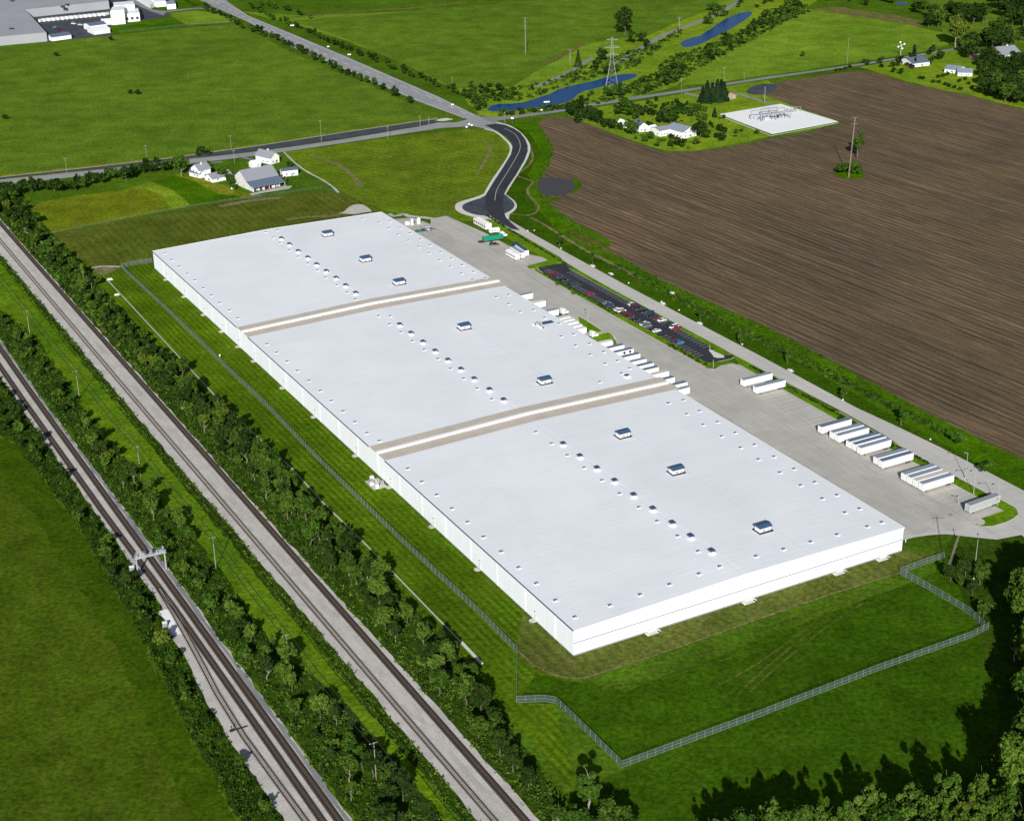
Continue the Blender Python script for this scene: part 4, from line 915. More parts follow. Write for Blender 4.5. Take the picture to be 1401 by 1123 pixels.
boxtruck('white trailer with blue panels, rightmost of the three side by side in the upper yard', (705,343.5), (718,352.5), 2.6, 3.9, M['slate'], M['white'])
boxtruck('short white box truck between the office trailer and the green-covered flatbed', (670,320.6), (684,319.2), 2.6, 3.0, M['white'], M['white'], 'truck', 'box_truck')
t = thing('flatbed_trailer', 'red flatbed trailer heaped with a green tarpaulin in the upper yard', 'trailer', G(655, 333.4), R(22.5))
m = MB(); m.box((7.5, 0, 1.15), (15.5, 2.6, .25)); m.build('flat_deck', M['darkred'], t)
m = MB(); m.box((7.5, 0, .85), (14, .9, .35)); m.build('chassis', M['dark'], t)
m = MB(); m.prism([(-1.25,1.3),(1.25,1.3),(1.3,3.2),(.7,3.8),(-.6,3.9),(-1.3,3.3)], 2.6, 15.2, axis='x'); m.build('tarpaulin', M['green'], t, .12)
for x in (1.4, 2.7):
    for y in (-.95, .95): wheel(t, x, y, .48, .45)
t = thing('farm_tractor', 'dark tractor with red attachment in front of the flatbed', 'tractor', G(674, 336.4), R(20))
m = MB(); m.box((1.1, 0, 1.3), (2.4, 1.0, .9)); m.box((-.8, 0, 1.2), (1.8, 1.2, .8)); m.build('body', M['black'], t, .08)
m = MB(); m.box((-.7, 0, 2.3), (1.5, 1.4, 1.3), taper=.85); m.build('cab', M['glass'], t, .05)
for x, r_ in ((-.9, .85), (1.7, .6)):
    for y in (-1, 1): wheel(t, x, y, r_, .45)
m = MB(); m.box((3.2, 0, .5), (.9, 2.6, .6)); m.box((2.6, 0, .7), (.8, .3, .2)); m.build('bucket', M['red'], t)
put_car('black', 'van', G(705.7, 336.9), R(25), 'black van alone in the upper yard above the three white trailers', 'cars left in the dock yard')
put_car('green', 'car', G(572.5, 318.4), R(25), 'green car in the yard corner behind the warehouse roof edge', 'cars left in the dock yard')
put_car('darkblue', 'car', G(580, 317), R(25), 'dark blue car beside the green one in the yard corner', 'cars left in the dock yard')
put_car('white', 'van', G(587, 315.6), R(25), 'white van between the dark cars in the yard corner', 'cars left in the dock yard')
put_car('silver', 'car', G(592.5, 316), R(25), 'silver car at the right end of the group in the yard corner', 'cars left in the dock yard')
def tank(px, py, label, h=3.2, r=1.1):
    t = thing('storage_tank', label, 'tank', G(px, py)); m = MB(); m.tube((0,0,.2), (0,0,h), r, n=16); m.tube((0,0,h), (0,0,h+.4), r, r*.3, n=16); m.build('tank_shell', M['white'], t)
    m = MB(); m.box((0,0,.1), (2.8*r,2.8*r,.2)); m.build('tank_base', M['kerb'], t)
    m = MB(); m.tube((r,0,.4),(r+.25,0,h),.05,n=4); m.tube((r,.4,.4),(r+.25,.4,h),.05,n=4); m.build('ladder', M['grey'], t)
tank(557.5, 307.6, 'low wide white tank at the left on the grass behind the yard', 1.8, 1.6)
tank(564, 308.2, 'narrow white tank standing in the middle of the three by the yard', 3.6, .9)
tank(573, 306.6, 'white tank at the right of the three by the yard', 3.6, 1.1)

# ------------------------------------------------------------ fences
def fence(label, pts, h=2.5, step=3.0, r=.045, px=True, post=M['mesh'], thin=False):
    P = [G(*p) if px else L(*p) for p in pts]; o = P[0]
    t = thing('chain_link_fence', label, 'fence', o)
    mm = MB(); mr = MB(); mp = MB()
    for a, b in zip(P[:-1], P[1:]):
        d = b-a; k = max(1, round(d.length/step)); a0, b0 = a-o, b-o
        mm.add([a0+Vector((0,0,.05)), b0+Vector((0,0,.05)), b0+Vector((0,0,h)), a0+Vector((0,0,h))], [(0,1,2,3)])
        for z in ((h,) if thin else (.12, h*.5, h)): mr.tube(a0+Vector((0,0,z)), b0+Vector((0,0,z)), r*.8, n=4)
        for j in range(k+1):
            p = a0+(b0-a0)*(j/k)
            mp.tube(p, p+Vector((0,0,h+.15)), r*1.2, n=4)
    mm.build('mesh_panel', M['linkthin'] if thin else M['link'], t); mr.build('rail', post, t); s = mp.build('post', post, t); s['kind'] = 'stuff'
    return t
fence('long chain link fence down the lawn beside the left wall of the warehouse', [(166.6,367),(176,377),(219.6,417),(284,479),(310,505),(360,552),(443,638),(546.6,739),(655,840),(708,894),(706.6,960.5)], 2.5)
fence('chain link fence zigzagging across the front lawn to the wood', [(706.6,961.2),(745,959.5),(760.5,962),(780,980),(851,1050),(942,1016),(1040,980),(1200,918),(1290,886),(1329,872),(1352,860)], 2.5)
fence('short chain link fence from the wood to the right front corner lawn', [(1346,858),(1326.6,840),(1280,812),(1231,785),(1260,774),(1292,763)], 2.5)
fence('thin fence between the yellow pasture and the mown grass', [(70,322),(92,316.5),(130,309),(200,294),(300,277.5),(362,269)], 1.6, 8, .025, thin=True)
fence('thin fence round the farmyard from the barn to the lane', [(340,273),(417,261.5),(440,258),(463,266)], 1.5, 8, .025, thin=True)
fence('short fence joining the far left corner of the warehouse', [(166.6,366),(186,362),(208,359)], 2.4, 3)
fence('curved low fence beside the turning circle', [(596,276),(597,284),(605,293),(622,302)], 1.5, 8, .025, thin=True)
fence('pale fence along the industrial estate lawn', [(163,45),(200,42),(250,36.5),(320,32.5)], 2.2, 8, .025, thin=True)
# concrete gutter along the tree belt
def guttr():
    t = thing('concrete_gutter', 'long pale concrete gutter between the mown lawn and the tree belt', 'gutter', L(-28.5, 11))
    P = [(-28.6,455),(-29.5,370),(-30.6,262),(-30,228),(-28.3,181),(-29,144),(-28.3,105),(-28.4,47),(-28.3,26)]
    for name, mat, wd, h, ps in (('gutter_channel', M['ballast'], .45, .22, P), ('gutter_end', M['kerb'], 1.0, .4, [(-28.3,26.5),(-28.5,11)])):
        m = MB()
        for a, b in zip(ps[:-1], ps[1:]):
            a, b = L(*a)-t.location, L(*b)-t.location; d = b-a; m.box(tuple((a+b)/2+Vector((0,0,h/2))), (wd, d.length, h), 0, math.atan2(-d.x, d.y))
        m.build(name, mat, t)
guttr()

# ------------------------------------------------------------ poles and wires
def utility_pole(p, h, label, group, arm=2.4, rz=0.0, arms=1, r=.16):
    t = thing('utility_pole', label, 'utility pole', p, rz, group)
    m = MB(); m.tube((0,0,0), (0,0,h), r, r*.65, 8); m.build('pole', M['wood'], t)
    for k in range(arms):
        z = h-.5-1.3*k
        m = MB(); m.box((0,.16,z), (arm,.14,.16)); m.build('crossarm', M['wood'], t)
        for x in (-arm/2+.1, 0, arm/2-.1): m = MB(); m.tube((x,.16,z+.08), (x,.16,z+.36), .07, .04, 6); m.build('insulator', M['white'], t)
    return t
def wire(label, pts, r=.035, sag=.6, kind=None):
    t = MB(); P0 = pts[0]
    for a, b in zip(pts[:-1], pts[1:]):
        pr = a; n = 8
        for j in range(1, n+1):
            f = j/n; q = a+(b-a)*f; q = Vector((q.x, q.y, q.z-4*sag*f*(1-f))); t.tube(pr-P0, q-P0, r, n=4); pr = q
    o = t.build('overhead_wire', M['dark']); o.location = P0; tag(o, label, 'cable'); return o
prow = [(-85.6,560),(-85.7,480),(-85.7,392),(-85,300),(-84.5,206),(-83.3,116),(-84.6,40),(-84,-28),(-84,-100)]
pl = ['furthest pole of the line between the two railways, beyond the left edge','pole of the railway line next above the left edge of the view','pole between the railways near the left edge, level with the far end of the warehouse','pole between the railways level with the first roof band','pole between the railways level with the middle roof section','pole between the railways beside the signal gantry','pole between the railways half hidden by trees level with the near roof section','pole between the railways at the bottom edge of the view','pole of the railway line just below the bottom edge']
tops = []
for (v, u), lab in zip(prow, pl):
    p = L(v, u); utility_pole(p, 13.5, lab, 'poles between the two railways', 2.6, RZ, 1, .17); tops.append(p+Vector((0,0,13.4)))
side = Vector((VX, VY, 0))
for k, s_ in ((0, -1.1), (1, 1.1)): wire(('left' if k == 0 else 'right')+' wire strung on the poles between the two railways', [p+side*s_ for p in tops], .14, 1.0)
road_poles = [(91.7,238,11,'pole by the left end of the country road'),(201.5,222,12,'pole on the field side of the country road above the tree row'),(316.5,204.5,10,'pole on the field side of the road above the farmhouse'),(321,223,9,'pole on the farm side of the road between the two farmhouses'),(440,195,16,'tall pole beside the dark lane of the road, left of the mound'),(531,190,9,'pole between the two lanes right of the tall pole'),(619,121,9,'pole in the hedge of the highway near the crossroads'),(932,128,12,'dark pole by the narrow road above the orchard'),(990.7,111,11,'pole behind the narrow road right of the orchard'),(1018,110,6,'short pole at the narrow road left of the ploughed field'),(1159,88,22,'tall thin pole in the light field above the narrow road'),(587+150-720+0,75,0,'')]
for x, y, h, lab in road_poles:
    if h: utility_pole(G(x, y), h, lab, 'poles along the country roads', 1.8, R(25), 1, .15)
utility_pole(G(691,168), 8, 'pole at the crossroads beside the first pond', 'poles along the country roads', 2.2, R(70), 1, .2)
utility_pole(G(1046,142), 13, 'dark pole at the top corner of the white gravel pad', 'poles along the country roads', 2.6, R(70), 2, .25)
utility_pole(G(575,173), 8, 'left one of the pair of poles on the traffic island', 'poles at the crossroads', 1.6, R(70), 1, .2)
utility_pole(G(587,171), 6, 'right one of the pair of poles on the traffic island', 'poles at the crossroads', 1.6, R(70), 1, .2)
def lamp_post(px, py, h, label, az=200, arm=2.6, double=False):
    t = thing('lamp_post', label, 'lamp post', G(px, py), R(az), 'tall grey lamp posts round the yard')
    m = MB(); m.tube((0,0,0), (0,0,h), .14, .08, 8); m.box((0,0,.3), (.5,.5,.6)); m.build('post', M['galv'], t)
    for s_ in ((1, -1) if double else (1,)):
        m = MB(); m.tube((0,0,h-.3), (s_*arm,0,h+.1), .06, n=6); a = m.build('arm', M['grey'], t)
        m = MB(); m.box((s_*(arm+.4),0,h+.1), (1.0,.42,.2)); m.build('lamp_head', M['dark'], a)
lamp_post(1364, 692, 10, 'lamp post on the curved island at the yard end, beside the lone grey trailer', 200)
lamp_post(1331.8, 677, 11, 'lamp post on the green strip above the lone grey trailer', 200, 2.0, True)
lamp_post(1320.5, 655, 11.5, 'lamp post at the service road kerb behind the group of four trailers', 160, 1.6)
lamp_post(1310.8, 690, 3.8, 'short dark post on the yard concrete left of the lone grey trailer', 200, .5)
lamp_post(804.5, 441, 6.5, 'lamp post on the docks beside the block of five white trailers', 150, 1.2)
lamp_post(975.5, 507, 5.5, 'white post at the lower corner of the car park', 200, .3)
lamp_post(1332, 792, 17, 'tall twin-headed mast rising from the bushes at the edge of the wood', 80, 1.6, True)
def mast(px, py, h, label, lean=(0,0), r=.22, arms=3, name='steel_mast', cat='mast'):
    t = thing(name, label, cat, G(px, py))
    m = MB(); top = Vector((lean[0], lean[1], h))
    for a in range(3):
        o = Vector((math.cos(a*2.1)*.5, math.sin(a*2.1)*.5, 0)); m.tube(o, top+o*.5, r*.45, n=4)
    m.tube((0,0,0), top, r*.6, r*.4, 6); m.build('mast_tower', M['wood'], t)
    m = MB()
    for k in range(arms): z = h*(1-.11*k); m.tube((-2.4+top.x*z/h, 0, z), (2.4+top.x*z/h, 0, z), .09, n=4)
    m.build('crossarm', M['grey'], t)
mast(1161, 243, 39.5, 'tall thin mast rising from the clump of bushes in the ploughed field', (1.5, 0), .2, 2)
mast(719, 75, 32, 'thin grey pylon alone in the upper green field', (0,0), .22, 3)
mast(929, 43, 13, 'small pylon beside the farm track above the second pond', (0,0), .22, 2)
mast(780, 89, 13, 'thin pole by the little conifer above the creek', (0,0), .2, 1)
mast(1294, 786, 21, 'leaning pale mast in front of the wood, bent towards the yard', (5.5, 3), .1, 1)
t = thing('pylon', 'tall lattice power pylon straddling the bank of the first pond', 'pylon', G(837, 125.5))
m = MB(); w0 = 5.5; tops_ = (0, 0, 43)
legs = [(-w0,-2.5),(w0,-2.5),(w0,2.5),(-w0,2.5)]
for x, y in legs: m.tube((x,y,0), (x*.28,y*.35,22), .14, .12, 5); m.tube((x*.28,y*.35,22), (x*.06,y*.1,43), .12, .09, 5)
m.build('tower_leg', M['galv'], t)
m = MB()
for k in range(12):
    z0, z1 = k*3.6, (k+1)*3.6
    s0 = 1-.72*min(z0,22)/22 if z0 < 22 else .28-.22*(z0-22)/21; s1 = 1-.72*min(z1,22)/22 if z1 < 22 else .28-.22*(z1-22)/21
    for (xa, ya), (xb, yb) in zip(legs, legs[1:]+legs[:1]): m.tube((xa*s0,ya*s0,z0), (xb*s1,yb*s1,z1), .05, n=4)
m.build('bracing', M['galv'], t)
m = MB()
for z, a in ((41,4.5),(35,6),(29,5)): m.tube((-a,0,z), (a,0,z), .13, n=4); m.tube((-a,0,z), (0,0,z+1.6), .09, n=4); m.tube((a,0,z), (0,0,z+1.6), .09, n=4)
m.build('crossarm', M['galv'], t)
t = thing('wind_pump', 'white flower-shaped antenna mast at the narrow road beside the homestead', 'mast', G(1232, 77.5))
m = MB(); m.tube((0,0,0), (0,0,9), .3, .2, 6); m.build('pole', M['galv'], t)
m = MB()
for a in range(4): x, z = 4*math.cos(a*1.57+.4), 9.5+3*math.sin(a*1.57+.4); m.tube((0,0,9.5), (x*.7,0,z), .14, n=4); m.box((x*.7,0,z), (1.3,.4,1.1))
m.build('antenna_panel', M['white'], t)
# road signs, posts
def sign(px, py, label, h=2.6, w_=1.4, col='white', hh=1.0):
    t = thing('road_sign', label, 'sign', G(px, py), R(10))
    m = MB(); m.tube((0,0,0), (0,0,h), .07, n=5); m.build('post', M['grey'], t)
    m = MB(); m.box((0,-.09,h-.1), (w_,.06,hh)); m.build('sign_board', M[col], t)
sign(638.5,178.5,'tall white sign left at the crossroads below the road'); sign(642,176,'middle white sign at the crossroads below the road',3.4); sign(645.5,175,'small white sign right at the crossroads below the road',2.0)
sign(701,169,'white sign on the corner of the access road and the narrow road',4,2.2)
sign(741,154.6,'small white sign on the narrow road by the pond',2.4,1.6); sign(748,144,'wide white sign between the road and the pond',2.6,4.5)
sign(619,147,'white sign at the highway verge near the crossroads',2.2,2); sign(478,77.5,'white sign at the highway verge in the middle',1.8,3); sign(400,38.6,'white sign at the hedge of the highway',2.6,4); sign(449,66,'small pale sign under the highway hedge',1.4,2)
sign(1238.6,743,'small white post on the lawn at the right front corner of the warehouse',1.2,.3)
sign(301,490,'little white marker post on the lawn by the long fence',1.6,.6)
for i, (x, y, n_) in enumerate(((722,317.5,'near the turning circle'),(731,317,'just right of the access road bend'),(767.5,341.5,'opposite the upper yard'),(860,389,'opposite the middle of the car park'),(905,414.5,'opposite the lower cars'),(929,426,'above the end of the parked cars'),(1015.5,473,'beside the lower end of the car park'),(1153,549,'above the parked trailer row'),(1272.6,603,'opposite the group of four trailers'))):
    sign(x, y, 'low white verge marker '+n_, .9, .7, 'offwhite', .6)
def slab(px, py, label, rz=.5, s=1.0):
    t = thing('concrete_culvert', label, 'culvert', G(px, py), rz)
    m = MB(); m.box((0,0,.2), (3.6*s,1.6*s,.4)); m.build('headwall', M['kerb'], t, .04)
    m = MB(); m.box((0,.5*s,.55), (2.6*s,.4*s,.5)); m.tube((0,-.9*s,.35), (0,.2,.35), .35*s, n=8); m.build('pipe_mouth', M['offwhite'], t)
for x, y, n_ in ((811,364.5,'above the upper end of the car park'),(836,375.3,'above the middle of the car park'),(907,415.8,'above the cars on the road side'),(957.5,443,'level with the lower end of the car park'),(920,401.5,'in the ditch above the service road'),(1081.5,507.5,'level with the isolated pair of trailers')):
    slab(x, y, 'pale concrete culvert head '+n_, RZ+1.5, 1.0)
slab(150, 383, 'white concrete block at the upper end of the long gutter', .3, 1.0); slab(302, 549.5, 'pale concrete block beside the long gutter', .3, .9); slab(160, 404, 'small pale slab in the grass by the upper tree belt', .4, .8)
# substation gear on the white pad
def substation():
    t = thing('substation_frame', 'grey steel switchgear frames on the white gravel pad', 'substation', G(1052, 163), R(20))
    m = MB()
    for x0, ln, y, h in ((-14,28,2,7),(-10,24,-7,5.5),(-2,14,9,6)):
        for x in (x0, x0+ln/2, x0+ln): m.tube((x,y,0), (x,y,h), .3, n=4); m.tube((x,y+2,0), (x,y,h), .18, n=4)
        m.box((x0+ln/2,y,h), (ln,.6,.5))
        for k in range(6): m.tube((x0+ln*k/6,y,h-1.0), (x0+ln*(k+1)/6,y,h), .1, n=4)
    m.build('gantry_beam', M['grey'], t)
    m = MB(); rr = random.Random(4)
    for k in range(26): x, y = rr.uniform(-12,14), rr.uniform(-5,8); m.tube((x,y,.4), (x,y,rr.uniform(2,4)), .22, .1, 6)
    m.build('insulator', M['slate'], t)
    for x, y in ((-4,-2),(5,3)):
        m = MB(); m.box((x,y,1.4), (4,2.6,2.6)); m.box((x-2.4,y,1.4), (.5,2.0,2.0)); m.box((x+2.4,y,1.4), (.5,2.0,2.0)); m.build('transformer_tank', M['galv'], t, .05)
substation()
for x, y, lab in ((1071,161,'low row of slate-coloured switch cabinets in the middle of the white pad'),(1089,154.5,'square block of grey transformers at the right side of the white pad')):
    t = thing('switch_cabinet', lab, 'substation', G(x, y), R(20)); rr = random.Random(int(x))
    for k in range(6):
        m = MB(); m.box((rr.uniform(-5,5), rr.uniform(-2.5,2.5) if x < 1080 else rr.uniform(-6,6), 1.1), (1.6,1.4,2.2)); m.build('cabinet_body', rr.choice([M['grey'],M['slate'],M['galv']]), t, .04)
    m = MB(); [m.tube((a,0,0),(a,0,4.5),.12,n=4) for a in (-4,0,4)]; m.tube((-4,0,4.5),(4,0,4.5),.12,n=4); m.build('busbar_frame', M['grey'], t)

# ------------------------------------------------------------ houses and farm buildings
def house(name, label, cat, A, B, depth, wall_h, rise, roof, wallm, ridge='x', wins=3, chimney=False, over=.5, door=True, porch=None, front=None, side_win=1):
    a, b = G(*A), G(*B); d = b-a; ln = d.length; t = thing(name, label, cat, a, math.atan2(d.y, d.x))
    W, D_ = ln, depth; m = MB()
    if ridge == 'x':   # ridge runs along the front
        m.prism([(0,0),(D_,0),(D_,wall_h),(D_/2,wall_h+rise),(0,wall_h)], 0, W, axis='x')
    else:
        m.prism([(0,0),(W,0),(W,wall_h),(W/2,wall_h+rise),(0,wall_h)], 0, D_)
    m.build('wall', wallm, t)
    th = .22; m = MB(); s = D_/2 if ridge == 'x' else W/2; e = rise/s*over
    prof = [(-over, wall_h-e+.02), (s, wall_h+rise+.02), (2*s+over, wall_h-e+.02), (2*s+over, wall_h-e+.02+th), (s, wall_h+rise+.05+th), (-over, wall_h-e+.02+th)]
    if ridge == 'x': m.prism(prof, -over, W+over, axis='x')
    else: m.prism(prof, -over, D_+over)
    r = m.build('roof', roof, t)
    if chimney:
        m = MB(); m.box((W*.62, D_*.5, wall_h+rise+.3), (.9, .9, 1.8)); m.build('chimney', M['offwhite'] if chimney == 1 else M['brick'], r)
    for k in range(wins):
        x = W*(k+.6)/(wins+.2)
        for z in ([1.5, 4.2] if wall_h > 4.6 else [1.5]):
            m = MB(); m.box((x, -.04, z), (1.3, .08, 1.3)); w_ = m.build('window', M['white'] if wallm is not M['white'] else M['offwhite'], t)
            m = MB(); m.box((x, -.09, z), (1.0, .03, 1.0)); m.build('pane', M['glass'], w_)
    for k in range(side_win):
        y = D_*(k+.6)/(side_win+.2)
        for x in (-.04, W+.04):
            m = MB(); m.box((x, y, 1.6), (.08, 1.2, 1.3)); w_ = m.build('window', M['offwhite'], t)
            m = MB(); m.box((x+(-.05 if x < 0 else .05), y, 1.6), (.03, .9, 1.0)); m.build('pane', M['glass'], w_)
    if door: m = MB(); m.box((W*.5+1.1, -.05, 1.05), (1.1, .1, 2.1)); m.build('door', M['grey'], t)
    return t
# the barn with its open lean-to
bn = house('barn', 'big grey-roofed barn with an open lean-to shed along its front, beside the farmhouses', 'barn', (338.5,259.5), (381,251), 17, 5.6, 5.2, M['roofgrey'], M['offwhite'], 'x', 4, 1, door=False, side_win=2)
W = (G(381,251)-G(338.5,259.5)).length
m = MB(); m.prism([(-8.6,2.5),(-.05,4.9),(-.05,5.15),(-8.6,2.75)], -.4, W+.8, axis='x'); m.build('lean_to_roof', M['roofblue'], bn)
m = MB(); m.box((.1,-4.3,1.7),(.2,8.4,3.2)); [m.box((x,-8.3,1.25),(.25,.25,2.5)) for x in np.linspace(.4,W+.3,7)]; m.build('post', M['offwhite'], bn)
for i, x in enumerate((4,8,11,15,18)):
    t = thing('hay_bale' if i % 2 else 'farm_cart', ['small white cart at the left end under the lean-to of the barn','white bale, second from the left under the lean-to','reddish cart in the middle under the barn lean-to','white bale right of the reddish cart under the lean-to','pale cart at the right end under the barn lean-to'][i], 'bale' if i % 2 else 'cart', bn.matrix_basis @ Vector((x,-7.2,0)), bn.rotation_euler.z)
    if i % 2: m = MB(); m.tube((-.7,0,.75),(.7,0,.75),.75,n=14); m.build('wrapped_bale', M['white'], t); m = MB(); m.tube((-.72,0,.75),(.72,0,.75),.3,n=10); m.build('bale_core', M['offwhite'], t)
    else:
        m = MB(); m.box((0,0,.9),(2.4,1.4,.7),taper=1.1); m.build('cart_box', M['red'] if i == 2 else M['offwhite'], t)
        wheel(t, 0, -.75, .4, .2); wheel(t, 0, .75, .4, .2)
house('farmhouse', 'white two-storey farmhouse with grey roof and round gable, left of the barn', 'house', (262.3,241), (273.5,244.6), 9, 5.6, 3.0, M['roofgrey'], M['white'], 'y', 2, 1)
house('house_wing', 'small white wing with a hipped blue roof at the right of the two-storey farmhouse', 'house', (274,244.5), (281,242.5), 11, 3.2, 2.0, M['roofblue'], M['white'], 'y', 1)
house('garage', 'low garage with a broad pale grey roof, right of the left farmhouse', 'garage', (280.5,246.5), (291,250.5), 15, 2.7, 2.4, M['roofgrey'], M['white'], 'y', 1, side_win=2)
house('cottage', 'white gabled house with a light roof and dormer by the country road behind the barn', 'house', (370.5,225.5), (382.5,222.0), 15, 4.6, 3.2, M['roofgrey'], M['white'], 'y', 2, 1, side_win=3)
house('shed', 'small white shed behind the ridge of the big barn', 'shed', (346,231), (357,229), 6, 2.6, 2.0, M['white'], M['white'], 'x', 0, side_win=0)
sh = house('workshop', 'long low white shed with slate roof to the right of the barn', 'shed', (386.8,242.3), (408,239.8), 7, 4.0, .7, M['roofblue'], M['white'], 'x', 2, side_win=0)
tank(311, 247, 'small white tank between the garage and the trees of the farm', 1.8, .8)
tank(318.5, 258.5, 'pale round trough under the trees left of the barn', .8, 1.0)
# homestead at the edge of the ploughed field
house('cabin', 'small white cabin half hidden behind trees at the left end of the field homestead', 'house', (854,176), (860,175), 8, 3.2, 2, M['white'], M['white'], 'y', 1, side_win=0)
house('hall', 'white hall with blue-grey roof, second house from the left at the field edge', 'house', (874,181.5), (886.5,180), 12, 4.2, 2.6, M['roofblue'], M['white'], 'y', 2)
house('shed', 'low white shed between the blue-roofed hall and the open pavilion', 'shed', (888,181), (899,178.5), 6, 2.4, 1.2, M['white'], M['white'], 'x', 0, side_win=0)
house('pavilion', 'open grey-roofed pavilion in the middle of the field-edge houses', 'house', (903,187.5), (920,184.5), 11, 4.4, 1.4, M['roofgrey'], M['white'], 'x', 4, side_win=2)
house('villa', 'large white house with pale grey roof at the right of the field-edge houses', 'house', (934.5,190.5), (953,186), 17, 5.0, 2.6, M['aluroof'], M['white'], 'y', 3, side_win=5)
house('bungalow', 'brown-roofed brick bungalow beside the dark conifers', 'house', (990.5,137.8), (1007,135.2), 14, 3.2, 2.6, M['roofbrown'], M['brick'], 'y', 3, 2)
# houses at the right
house('bungalow', 'blue-roofed bungalow by the narrow road at the left of the right-hand village', 'house', (1250,92.5), (1271.5,90), 22, 3.2, 2.6, M['roofblue'], M['white'], 'x', 3, side_win=2)
house('bungalow', 'pale blue roofed house on the lawn above the ploughed field', 'house', (1292,99.5), (1311,101.5), 16, 3, 1.8, M['aluroof'], M['white'], 'x', 3)
house('garage', 'white garage with a pale roof attached right of the pale blue house', 'garage', (1310,104.5), (1330,105), 13, 3, 2, M['aluroof'], M['white'], 'x', 2)
house('barn', 'large white house with a long grey roof among the trees at the right edge', 'house', (1372,84.5), (1397,82), 24, 5, 5, M['roofgrey'], M['white'], 'x', 3, 1)
house('shed', 'low grey-blue roofed shed at the very right edge below the long grey roof', 'shed', (1390,89), (1412,87), 15, 3, 2, M['aluroof'], M['white'], 'x', 1)
house('shed', 'dark brown roofed shed hidden in the trees left of the big white house', 'shed', (1333,82.5), (1344,81.5), 12, 3.4, 2.4, M['roofbrown'], M['brick'], 'y', 1, side_win=0)
house('cabin', 'small white cabin in the dark grove at the right edge', 'house', (1369,104.5), (1384,106), 8, 2.8, 1.4, M['white'], M['white'], 'x', 1, side_win=0)
# industrial estate in the top left corner
def flatblock(name, label, cat, px, h, wallm, roofm, wins=None):
    "footprint px corners at ground, first edge is the front"
    P = [G(*p) for p in px]; o = P[0]; t = thing(name, label, cat, o)
    n = len(P); vs = [p-o for p in P]+[p-o+Vector((0,0,h)) for p in P]
    m = MB(); m.add(vs, [(i,(i+1)%n,n+(i+1)%n,n+i) for i in range(n)]); m.build('wall', wallm, t)
    m = MB(); c = sum((p-o for p in P), Vector())/n
    rv = [c+(p-o-c)*1.0+Vector((0,0,h+.01)) for p in P]; rv2 = [v+Vector((0,0,.4)) for v in rv]
    m.add(rv+rv2, [tuple(range(n)), tuple(range(n, 2*n))]+[(i,(i+1)%n,n+(i+1)%n,n+i) for i in range(n)]); r = m.build('roof', roofm, t)
    if wins:
        a, b = vs[0], vs[1]; d = b-a; ang = math.atan2(d.y, d.x); k = wins
        for i in range(k):
            p = a+d*((i+.5)/k); m = MB(); m.box((p.x, p.y-.05, h*.45), (d.length/k*.5, .3, h*.3), 0, ang); m.build('window', M['glass'], t)
    return t, r
est, er = flatblock('factory', 'vast flat grey-roofed factory filling the top left corner', 'factory', [(-160,78),(65,57),(36,25),(150,13),(135,-10),(-260,-6)], 8, M['indroof'], M['indroof'])
for x, y in ((17,2),(16,40),(86,9.5),(92,7)):
    p = G(x, y, 8.6)-est.location; m = MB(); m.box(tuple(p), (4,3,1.6)); m.build('roof_hatch', M['dark'], er)
house('shed', 'white annex with a dark roof at the front corner of the grey factory', 'shed', (71.5,57.2), (98,53.5), 14, 4, 1.5, M['roofblue'], M['white'], 'x', 0, door=False, side_win=0)
house('warehouse_shed', 'white shed with a grey-blue barrel roof, front one of the low sheds of the estate', 'shed', (129,48.3), (151,45.5), 18, 4, 1.5, M['white'], M['white'], 'x', 0, door=False, side_win=0)
house('warehouse_shed', 'white shed with slate-blue roof behind the front low shed of the estate', 'shed', (124,43), (146,40), 16, 5, 1.5, M['roofblue'], M['white'], 'x', 0, door=False, side_win=0)
house('warehouse_shed', 'long low white shed left of the tall white office of the estate', 'shed', (140,35), (154,34), 12, 4, 1, M['white'], M['white'], 'x', 0, door=False, side_win=0)
flatblock('office_building', 'tall white office block of the industrial estate', 'office', [(153,35),(172,33.4),(172,27),(156,29)], 13.5, M['white'], M['white'])
flatblock('office_building', 'white stepped rear wing of the tall office block', 'office', [(171,31.5),(192,29.5),(190,23),(168,25)], 8, M['white'], M['white'], 3)
flatblock('office_building', 'white high rear wall block behind the tall office', 'office', [(158,27),(186,24.5),(184,20),(157,22)], 13, M['white'], M['white'])
flatblock('greenhouse', 'long white shed row at the left behind the estate office', 'shed', [(178,-4),(206,12.5),(213,9.5),(190,-8)], 4, M['white'], M['white'])
flatblock('greenhouse', 'wide white shed in the middle behind the estate office', 'shed', [(200,0),(214,10.5),(233,8.5),(218,-6)], 5, M['white'], M['white'])
flatblock('greenhouse', 'small white shed at the right end behind the estate office', 'shed', [(229,13.5),(241,12.5),(238,5),(226,6)], 5, M['white'], M['aluroof'])
for i in range(15):
    x = 57+i*6.3; y = 30.6-i*.62
    t = thing('delivery_truck', 'small white truck at the grey factory, '+('second','third','fourth','fifth','sixth','seventh','eighth','ninth','tenth','eleventh','twelfth','thirteenth','fourteenth')[i-1]+' from the left' if 0 < i < 14 else 'small white truck at the grey factory, '+('leftmost' if i == 0 else 'rightmost')+' of the row', 'truck', G(x, y), R(65), 'white trucks lined up at the grey factory')
    m = MB(); m.box((0,0,1.9), (6.5,2.5,2.7)); m.build('body', M['white'] if i % 4 else M['offwhite'], t, .05)
    m = MB(); m.box((4.1,0,1.35), (1.7,2.3,1.9)); m.build('cab', M['white'] if i % 3 else M['black'], t, .1)
    for xx in (-2.2, 3.8):
        for yy in (-1.1, 1.1): wheel(t, xx, yy, .5, .3)
